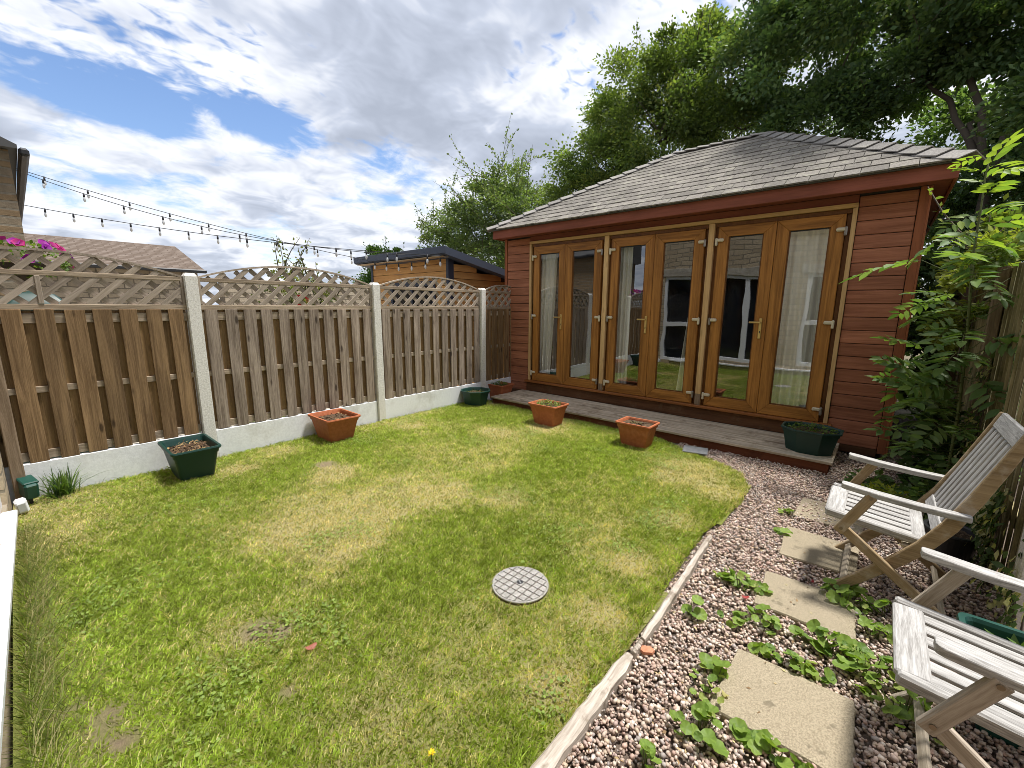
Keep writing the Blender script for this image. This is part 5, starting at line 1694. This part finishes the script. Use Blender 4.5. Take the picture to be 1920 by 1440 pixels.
# ---- understorey beside the chairs
low_plant('golden_plant', (5.10, 4.12, 0.0), 0.27, 0.24, 0.22, 760, 0.036, LIME, 'yellow-green golden plant between the deck end and tan chair', 'plant', 61)
low_plant('golden_plant', (5.36, 4.42, 0.0), 0.16, 0.15, 0.18, 300, 0.034, LIME + GREEN, 'smaller yellow-green plant behind the back of the tan chair', 'plant', 62)
low_plant('leafy_shrub', (5.36, 5.00, 0.0), 0.19, 0.42, 0.80, 900, 0.075, DARKG, 'dark green leafy shrub under the sapling by the board fence', 'shrub', 63, up=0.1)
low_plant('leafy_shrub', (5.34, 4.10, 0.0), 0.20, 0.22, 0.50, 420, 0.07, MD + DARKG, 'broad-leaved green shrub between golden plants and board fence', 'shrub', 64, up=0.1)
low_plant('leafy_weed', (4.98, 4.62, 0.0), 0.16, 0.18, 0.16, 130, 0.065, MD, 'spreading green weed by the end of the deck', 'plant', 65, up=0.1)


def ivy(name, y0, y1, z0, z1, n_, label, seed, xw=5.50, size=0.055):
    r = np.random.default_rng(seed)
    k = 12
    cz, cyy = r.uniform(z0, z1, k), r.uniform(y0, y1, k)
    i = r.integers(0, k, n_)
    z = cz[i] + r.normal(0, .09, n_)
    yy_ = cyy[i] + r.normal(0, .07, n_)
    z = np.clip(z, 0.02, None)
    x_ = xw - np.abs(r.normal(0, .035, n_))
    ctr = np.array([xw, (y0 + y1) / 2, z0])
    P = np.stack([x_, yy_, z], 1) - ctr
    D = np.stack([-r.random(n_) * .5, r.normal(0, .6, n_), -0.7 + r.normal(0, .4, n_)], 1)
    Nn = np.stack([-np.ones(n_), r.normal(0, .4, n_), r.normal(.4, .4, n_)], 1)
    cols = np.where((r.random(n_) < 0.40)[:, None], np.array([[.52, .50, .27]]), np.array([[.075, .125, .04]])) * r.uniform(.7, 1.2, (n_, 1))
    V, Fc, C = leaf_cards(P, D, Nn, size * r.uniform(.6, 1.2, n_), size * r.uniform(.5, .9, n_), cols)
    root = thing(name, tuple(ctr), label, 'ivy', 'variegated ivy on the board fence')
    np_obj('foliage', V, Fc, 'leaf', C, root, tuple(ctr))
    tb = [([Vector((xw, cyy[j], -0.02 + 0 * j)), Vector((xw - .01, (cyy[j] + y0) / 2, cz[j] / 2)), Vector((xw - .01, cyy[j], cz[j]))], [.006, .005, .003], 5) for j in range(k)]
    tubes_obj('stem', tb, 'bark', root, tuple(ctr))


ivy('variegated_ivy', 3.25, 3.75, 0.10, 0.75, 420, 'cream-edged ivy on the board fence behind the tan chair back', 71)
ivy('variegated_ivy', 2.62, 2.95, 0.05, 0.30, 170, 'cream-edged ivy at the foot of the concrete post by the green planter', 72, size=0.05)
ivy('variegated_ivy', 4.35, 4.75, 0.45, 1.15, 240, 'ivy climbing the board fence just behind the ash sapling', 73, size=0.045)


# ---- round-leaved weeds among slabs and pebbles
def round_leaf(rad, seed, col):
    r = np.random.default_rng(seed)
    nn = 21
    V = [(0, 0, 0)]
    C = [np.array(col) * 0.9]
    for ring, q_ in ((1, .55), (2, 1.0)):
        for k in range(nn):
            a = 2 * PI * k / nn
            sc = 1 + (0.05 * math.cos(7 * a) if ring == 2 else 0) - (0.25 if k == 0 else 0) * (ring == 2)
            rr_ = rad * q_ * sc
            V.append((rr_ * math.cos(a), rr_ * math.sin(a), rad * (0.22 * q_ ** 2 + 0.07 * math.cos(5 * a) * q_ + r.normal(0, .02))))
            C.append(np.array(col) * (1.0 + 0.12 * math.cos(7 * a)))
    Fc = [(0, 1 + k, 1 + (k + 1) % nn) for k in range(nn)]
    for k in range(nn):
        k2 = (k + 1) % nn
        Fc += [(1 + k, 1 + nn + k, 1 + nn + k2), (1 + k, 1 + nn + k2, 1 + k2)]
    return np_mesh('leaf', np.array(V), np.array(Fc), 'leaf', np.array(C), True)


WEEDC = [(.19, .29, .055), (.24, .345, .07), (.14, .23, .048), (.31, .37, .10)]
rl = [round_leaf(r_, s, WEEDC[s % 4]) for s, r_ in enumerate((0.030, 0.034, 0.026, 0.022, 0.038, 0.018))]


def weed(u, v, n_, spread, label, seed, elong=(1, 1), zmax=0.09):
    rr = random.Random(seed)
    g = on_ground(u, v, 0.02)
    root = thing('round_leaved_weed', (g[0], g[1], 0.0), label, 'weed', 'weeds in the gravel')
    tb = []
    for k in range(int(n_ * 1.5)):
        a, q_ = rr.uniform(0, 2 * PI), math.sqrt(rr.random()) * spread * 1.1
        p_ = Vector((g[0] + math.cos(a) * q_ * elong[0], g[1] + math.sin(a) * q_ * elong[1], rr.uniform(0.02, zmax) * (1.15 - q_ / spread * 0.6)))
        o = bpy.data.objects.new('leaf', rl[rr.randrange(6)])
        link(o, root, p_)
        s_ = rr.uniform(0.4, 1.0)
        o.scale = (s_, s_, s_)
        o.rotation_euler = (rr.gauss(0, .45), rr.gauss(0, .45), rr.uniform(0, 6.28))
        tb.append(([Vector((g[0] + (p_.x - g[0]) * .5, g[1] + (p_.y - g[1]) * .5, -0.01)), p_ - Vector((0, 0, .01)), p_], [.0022, .0016, .0012], 4))
    tubes_obj('stem', tb, 'stem_green', root, (g[0], g[1], 0))


weed(1388, 1095, 24, 0.10, 'spreading weed with round leaves by the corner of the second slab', 1, (1.2, .6))
weed(1585, 1120, 26, 0.09, 'dense weed at the front foot of the tan chair', 2, (1, 1), 0.10)
weed(1665, 1150, 16, 0.12, 'large-leaved weed between the two chairs', 3, (1.1, .8), 0.10)
weed(1430, 1165, 14, 0.07, 'small pale weed on the near edge of the middle slab', 4)
weed(1305, 1150, 7, 0.05, 'lone little weed in open gravel near the narrow edging board', 5)
weed(1330, 1285, 15, 0.085, 'weed sprawling beside the corner of the spotted slab', 6, (.8, 1.4))
weed(1312, 1372, 14, 0.085, 'weed with big round leaves at the near corner of the spotted slab', 7, (1, 1), 0.10)
weed(1560, 1215, 26, 0.10, 'leafy weed in the gap between middle and spotted slabs', 8, (1.3, .7), 0.10)
weed(1490, 1245, 24, 0.11, 'yellowish weed trailing along the edge of the spotted slab', 9, (1.5, .5), 0.05)
weed(1630, 1260, 34, 0.13, 'broad patch of weed under the front of the grey chair seat', 10, (1.1, .9), 0.10)
weed(1690, 1335, 26, 0.13, 'weed growing beside the front foot of the grey chair', 11, (.9, 1), 0.10)
weed(1450, 1412, 16, 0.08, 'weed along the nearest edge of the spotted slab', 12, (1.4, .5), 0.06)
weed(1205, 1436, 5, 0.05, 'single weed of few leaves in the pebbles by the rotten edging', 13)
weed(1640, 1185, 12, 0.07, 'small weed at the corner of the middle slab beside the grey chair', 14)
weed(1470, 1000, 6, 0.05, 'tiny weed beside the slab close to the deck', 15, (1, 1), .04)
weed(1475, 960, 7, 0.05, 'tiny weed in the pebbles halfway between lawn bulge and deck', 16, (1, 1), .05)
weed(1375, 1160, 9, 0.06, 'little weed near the left corner of the middle slab', 17, (1, 1), .05)

# loose bits
x, y, r = scatter(900, GRAVEL, 3.3, 5.5, 0.6, 5.4, None, 301)
n = len(x)
th = r.uniform(0, 2 * PI, n)
V, Fc, C = leaf_cards(np.stack([x, y, r.uniform(0.010, 0.022, n)], 1), np.stack([np.cos(th), np.sin(th), r.normal(0, .25, n)], 1), np.stack([r.normal(0, .3, n), r.normal(0, .3, n), np.ones(n)], 1), r.uniform(.010, .028, n), r.uniform(.006, .014, n), np.array([(.30, .20, .10), (.42, .32, .17), (.20, .13, .07), (.46, .40, .20)])[r.integers(0, 4, n)])
tag(np_obj('leaf_litter', V, Fc, 'litter', C), 'small dry leaf scraps scattered over gravel and slabs', 'leaf litter', kind='stuff')
g = on_ground(1213, 1222, 0.01)
V = [(-.032, -.008, 0), (-.01, -.021, 0), (.026, -.014, 0), (.034, .006, 0), (.012, .02, 0), (-.022, .014, 0)]
V = V + [(a * .93, b * .93, .014) for a, b, _ in V]
o = mesh_obj('clay_shard', V, [(5, 4, 3, 2, 1, 0), (6, 7, 8, 9, 10, 11)] + [(k, (k + 1) % 6, 6 + (k + 1) % 6, 6 + k) for k in range(6)], 'shard_clay', None, (g[0], g[1], 0.012))
o.rotation_euler = (0.15, -0.1, 0.3)
tag(o, 'broken orange clay shard on the gravel next to the rotten edging', 'shard')


def fallen(u, v, z, col, label, size=0.03, seed=0):
    g = on_ground(u, v, z)
    nn = 10
    r = np.random.default_rng(seed)
    V = [(0, 0, 0.004)] + [(size * math.cos(2 * PI * k / nn), 0.55 * size * math.sin(2 * PI * k / nn), 0.006 * math.cos(4 * PI * k / nn) + r.normal(0, .001)) for k in range(nn)]
    Fc = np.array([(0, 1 + k, 1 + (k + 1) % nn) for k in range(nn)])
    o = np_obj('fallen_leaf', np.array(V), Fc, 'leaf', np.tile(np.array([col]), (nn + 1, 1)), None, tuple(g), True)
    o.rotation_euler = (0.2, 0.15, 0.6 + seed)
    tag(o, label, 'leaf')


fallen(583, 1212, 0.045, (.42, .15, .11), 'reddish fallen leaf lying on the lawn', 0.026, 1)
fallen(1360, 1302, 0.026, (.50, .45, .20), 'yellow fallen leaf on the corner of the spotted slab', 0.016, 2)
fallen(1398, 1119, 0.022, (.40, .06, .06), 'red fallen leaf in the gravel by the middle slab', 0.018, 3)
fallen(1523, 1090, 0.022, (.36, .05, .06), 'small red petal on the gravel near the tan chair', 0.014, 4)
g = on_ground(809, 1413, 0.055)
dd = thing('dandelion', (g[0], g[1], 0.03), 'single yellow dandelion flower in the lawn', 'flower')
n = 40
r = np.random.default_rng(3)
th = r.uniform(0, 2 * PI, n)
V, Fc, C = leaf_cards(np.zeros((n, 3)) + np.array([0, 0, 0.026]), np.stack([np.cos(th), np.sin(th), r.uniform(.1, .9, n)], 1), np.tile([[0, 0, 1.0]], (n, 1)), r.uniform(.010, .017, n), np.full(n, .005), np.tile([[.80, .62, .03]], (n, 1)))
np_obj('petals', V, Fc, 'petal', C, dd, (g[0], g[1], 0.03))
tubes_obj('stem', [([(g[0], g[1], 0.01), (g[0], g[1], 0.058)], [.002, .0018], 5)], 'stem_green', dd, (g[0], g[1], 0.03))

# ------------------------------------------------------------------ beyond the fence
gr = thing('garden_room', (-2.6, 6.3, 0), 'timber garden room with dark blue roof edge beyond the fence', 'garden room')
GX, GY = -1.02, 5.10    # nearest wall corner
GXL = -3.50
wall = bspan('wall', GXL + 0.02, GX - 0.02, GY + 0.03, GY + 2.6, -0.02, 2.10, 'dark_room', gr)
nrow = 19
for i in range(nrow):
    z = 0.05 + i * 0.126
    if z < 2.36:
        # the window opening interrupts the lower boards
        box('cladding_board', (GX - GXL - 0.06, 0.022, 0.119), ((GX + GXL) / 2, GY + 0.01, z), 'room_boards', wall, 0.004)
    y1 = GY + 2.55
    # side boards shorten under the falling roof
    zr = lambda yq: 2.40 - 0.185 * (yq - GY)
    ye = min(y1, GY + (2.38 - z - 0.06) / 0.185)
    if ye > GY + 0.2:
        box('cladding_board', (0.022, ye - GY - 0.12, 0.119), (GX - 0.01, (GY + 0.12 + ye) / 2, z), 'room_boards_y', wall, 0.004)
bspan('corner_post', GX - 0.055, GX + 0.012, GY - 0.014, GY + 0.115, -0.02, 2.36, 'navy', gr, 0.004)
bspan('corner_post', GXL - 0.02, GXL + 0.06, GY - 0.014, GY + 0.1, -0.02, 2.36, 'navy', gr, 0.004)
wn = bspan('window', -2.72, -1.42, GY - 0.02, GY - 0.004, 0.1, 1.90, 'dark_pane', gr, 0.0)
for x0, x1, z0, z1 in ((-2.78, -1.36, 1.88, 1.97), (-2.78, -2.70, 0.05, 1.878), (-1.44, -1.36, 0.05, 1.878), (-2.10, -2.04, 0.05, 1.878)):
    bspan('window_frame', x0, x1, GY - 0.045, GY - 0.022, z0, z1, 'navy', wn)
# mono-pitch roof falling to the back
gx0, gx1, gy0, gy1 = GXL - 0.28, GX + 0.20, GY - 0.23, GY + 2.9
sl_ = -0.185
V = []
for yq in (gy0, gy1):
    zt = 2.505 + sl_ * (yq - gy0)
    for xq in (gx0, gx1):
        V += [(xq + 2.6, yq - 6.3, zt - 0.125 - 2.5), (xq + 2.6, yq - 6.3, zt - 2.5)]
roofm = mesh_obj('room_roof', V, [(0, 2, 3, 1), (4, 5, 7, 6), (0, 1, 5, 4), (2, 6, 7, 3), (1, 3, 7, 5), (0, 4, 6, 2)], 'navy_soft', gr, (-2.6, 6.3, 2.5))
bspan('fascia', gx0 - 0.004, gx1 + 0.004, gy0 - 0.016, gy0 - 0.003, 2.395, 2.512, 'navy_soft', gr, 0.002)
bspan('soffit', GXL - 0.2, GX + 0.1, gy0 + 0.01, GY - 0.016, 2.350, 2.362, 'soffit', gr, 0.0)

# stone garden wall at the far side of the neighbour's patio
tag(box('garden_wall', (0.35, 5.4, 2.15), (-7.0, 5.95, 1.04), 'rubble_stone', None, 0.02), 'rough stone garden wall seen through the lattice', 'wall')
# long low house whose roof shows over the first panel
nh = thing('bungalow', (-10.2, 0.5, 0), 'low house with brown tiled roof beyond the fence, ending in a hip', 'house')
bspan('wall', -12.8, -8.15, -4.5, 3.10, -0.05, 2.28, 'rubble_stone', nh, 0.0)
rx = -10.4
V = [(-7.95, -4.8, 2.34), (-7.95, 3.22, 2.34), (-12.9, 3.22, 2.34), (-12.9, -4.8, 2.34), (-9.6, -4.8, 3.03), (-9.6, 3.02, 3.03)]
V = [(a + 10.2, b - 0.5, c - 2.3) for a, b, c in V]
mesh_obj('tiled_roof', V, [(0, 1, 5, 4), (1, 2, 5), (2, 3, 4, 5), (3, 0, 4), (3, 2, 1, 0)], 'far_tiles', nh, (-10.2, 0.5, 2.3))
bspan('gutter', -7.96, -7.87, -4.8, 3.24, 2.27, 2.35, 'gutter_black', nh, 0.02)
# neighbour's stone outshut at the left edge of the view
no = thing('neighbour_house', (-4.0, -0.8, 0), 'stone neighbour house with black gutter at the end of the fence', 'house')
bspan('wall', -6.9, -1.6, -2.6, 0.16, -0.05, 2.95, 'brown_brick', no, 0.0)
V = [(-7.05, 0.22, 2.99), (-1.5, 0.22, 2.99), (-1.5, -2.7, 4.4), (-7.05, -2.7, 4.4), (-7.05, 0.22, 2.955), (-1.5, 0.22, 2.955), (-1.5, -2.7, 2.90), (-7.05, -2.7, 2.90)]
mesh_obj('tiled_roof', [(a + 4, b + 0.8, c - 3) for a, b, c in V], [(0, 1, 2, 3), (0, 4, 5, 1), (1, 5, 6, 2), (2, 6, 7, 3), (3, 7, 4, 0), (4, 7, 6, 5)], 'roof_felt', no, (-4, -0.8, 3))
bspan('gutter', -7.05, -1.5, 0.222, 0.295, 2.90, 2.975, 'gutter_black', no, 0.02)
wn = bspan('window', -5.6, -4.4, 0.162, 0.172, 1.6, 2.5, 'dark_pane', no, 0.0)
for x0, x1, z0, z1 in ((-5.66, -4.34, 2.5, 2.57), (-5.66, -4.34, 1.53, 1.6), (-5.66, -5.6, 1.6, 2.5), (-4.4, -4.34, 1.6, 2.5)):
    bspan('window_frame', x0, x1, 0.162, 0.19, z0, z1, 'white_plastic', wn)
tubes_obj('downpipe', [([(-6.8, 0.26, 2.86), (-6.8, 0.2, 2.7), (-6.8, 0.17, 2.5), (-6.8, 0.17, 0.0)], [.035] * 4, 8)], 'gutter_black', no, (-6.8, .2, 2.8))
tag(tubes_obj('wall_lantern', [([(-6.5, 0.10, 2.35), (-6.5, 0.26, 2.40)], [.012, .012], 6), ([(-6.5, 0.26, 2.42), (-6.5, 0.26, 2.36), (-6.5, 0.26, 2.12), (-6.5, 0.26, 2.06)], [.03, .10, .075, .02], 8)], 'black', None, (-6.5, .1, 2.3)), 'black wall lantern on the neighbour house below its gutter', 'lamp')

# flowers over the fence
bk = (-0.28, 0.10, 1.80)
pt = thing('petunia_basket', bk, 'hanging basket of pink and purple petunias showing over the brown panel', 'flower basket')
r = np.random.default_rng(9)
n = 420
u = unit(r.normal(size=(n, 3))) * np.array([.20, .24, .13])
V, Fc, C = leaf_cards(u + np.array([0, 0, .05]), u + r.normal(size=(n, 3)) * .1, r.normal(size=(n, 3)) + np.array([.6, 0, 1]), r.uniform(.03, .05, n), r.uniform(.02, .03, n), np.array(GREEN)[r.integers(0, 3, n)])
np_obj('foliage', V, Fc, 'leaf', C, pt, bk)
V, Fc, m_ = loft([(.05, .05, -.12), (.13, .13, -.06), (.17, .17, .02), (.165, .165, .02), (.12, .12, -.05)], 'round')
mesh_obj('basket', V, Fc, 'bark_dark', pt, bk)
for k in range(26):
    a = r.uniform(0, 2 * PI)
    d = unit(np.array([math.cos(a) * .8 + .3, math.sin(a), r.uniform(-.1, 1.0)]))
    pc = np.array(bk) + d * np.array([.23, .27, .17]) + np.array([0, 0, .06])
    ax1 = unit(np.cross(d, [0.2, .1, 1]))
    ax2 = np.cross(d, ax1)
    colr = np.array([(.50, .03, .22), (.42, .04, .40), (.60, .06, .26), (.36, .03, .42)][k % 4])
    V = [np.zeros(3) - d * .012]
    for j in range(15):
        t_ = 2 * PI * j / 15
        V.append((ax1 * math.cos(t_) + ax2 * math.sin(t_)) * .034 * (1 + .10 * math.cos(5 * t_)) + d * .010)
    C = np.vstack([np.array([[.12, .02, .10]]), np.tile(colr, (15, 1))])
    np_obj('flower', np.array(V), np.array([(0, 1 + j, 1 + (j + 1) % 15) for j in range(15)]), 'petal', C, pt, tuple(pc), True)

# neighbour's bits seen through the lattice
rp = thing('stone_planter_wall', (-2.8, 3.4, 0), 'raised stone planter behind the middle lattice panel, carrying a red bucket', 'wall')
box('planter_body', (0.6, 2.2, 1.44), (-2.8, 3.4, 0.70), 'rubble_stone', rp, 0.02)
box('coping', (0.66, 2.26, 0.05), (-2.8, 3.4, 1.447), 'patio_stone', rp, 0.01)
rb = on_x(566, 560, -2.65)
bu = thing('red_bucket', (-2.65, rb[1], 1.472), 'bright red bucket on the stone planter behind the middle lattice panel', 'bucket')
V, Fc, m_ = loft([(.085, .085, 0), (.115, .115, .20), (.122, .122, .20), (.122, .122, .215), (.112, .112, .215), (.085, .085, .03)], 'round')
mesh_obj('bucket_body', V, Fc, 'red_fabric', bu, (-2.65, rb[1], 1.472), True)
tubes_obj('bucket_handle', [([(-2.65, rb[1] + .118 * math.cos(PI * k / 8), 1.675 + .09 * math.sin(PI * k / 8)) for k in range(9)], [.004] * 9, 5)], 'hinge_metal', bu, (-2.65, rb[1], 1.472))
cv = thing('covered_barbecue', (-1.3, 0.15, 0), 'dark green covered barbecue behind the brown lattice panel', 'barbecue')
V, Fc, m_ = loft([(.42, .36, 0), (.40, .34, .9), (.34, .28, 1.45), (.30, .12, 1.62), (.02, .02, 1.66)], 'rect')
mesh_obj('cover', V, Fc, 'dark_green_plastic', cv, (-1.3, 0.15, -0.02), True)

for k, (px, py_, hh, lab, cols_) in enumerate([(-1.0, 1.7, 1.25, 'pale shrub in the neighbour bed behind the first concrete post', HAW2), (-1.4, 2.3, 1.2, 'grey-green shrub left of the red bucket behind the lattice', DARKG + [(.3, .3, .2)]), (-1.1, 3.9, 1.25, 'loose shrub behind the lattice near the second concrete post', HAW2)]):
    low_plant('border_shrub', (px, py_, 0.0), 0.40, 0.45, hh, 420, 0.06, cols_, lab, 'shrub', 200 + k, up=0.3)


# festoon lights
def festoon(a, b, sag, nbulb, label, first=0.02, lit_white=False, rad=0.0055):
    a, b = Vector(a), Vector(b)
    root = thing('festoon_lights', a, label, 'string lights', 'festoon lights over the neighbour garden')
    f = lambda t_: a.lerp(b, t_) - Vector((0, 0, sag * 4 * t_ * (1 - t_)))
    tubes_obj('cable', [([f(i / 24) for i in range(25)], [rad] * 25, 5)], 'wire_black', root, a)
    for k in range(nbulb):
        t_ = first + (1 - first) * (k + 0.5) / nbulb
        p_ = f(t_)
        sk = tubes_obj('lamp_holder', [([p_ + Vector((0, 0, .01)), p_ - Vector((0, 0, .035)), p_ - Vector((0, 0, .06))], [.010, .015, .014], 7)], 'wire_black', root, p_)
        V, Fc = tube([(0, 0, -.058), (0, 0, -.075), (0, 0, -.10), (0, 0, -.125), (0, 0, -.14)], [.010, .016, .020, .016, .005], 9)
        mesh_obj('bulb', V, Fc, 'bulb_glass', root, p_, True)


gA = on_x(25, 314, -6.9)
gB = on_x(42, 384, -6.9)
e1 = (-3.3, gy0 - 0.02, 2.40)
festoon(gA, on_y(690, 488, gy0 - 0.03), 0.10, 9, 'upper string of clear festoon bulbs from neighbour house to garden room')
festoon(gA - np.array([0, 0, 0.03]), on_y(760, 478, gy0 - 0.03), 0.28, 10, 'sagging string of festoon bulbs just under the upper one')
festoon(gB, on_y(830, 480, gy0 - 0.03), 0.12, 14, 'lower string of festoon bulbs leaving the neighbour house under its gutter')
festoon(on_y(690, 490, gy0 - .03), on_y(840, 480, gy0 - .03), 0.08, 6, 'short string of pale bulbs along the dark roof edge of the garden room')
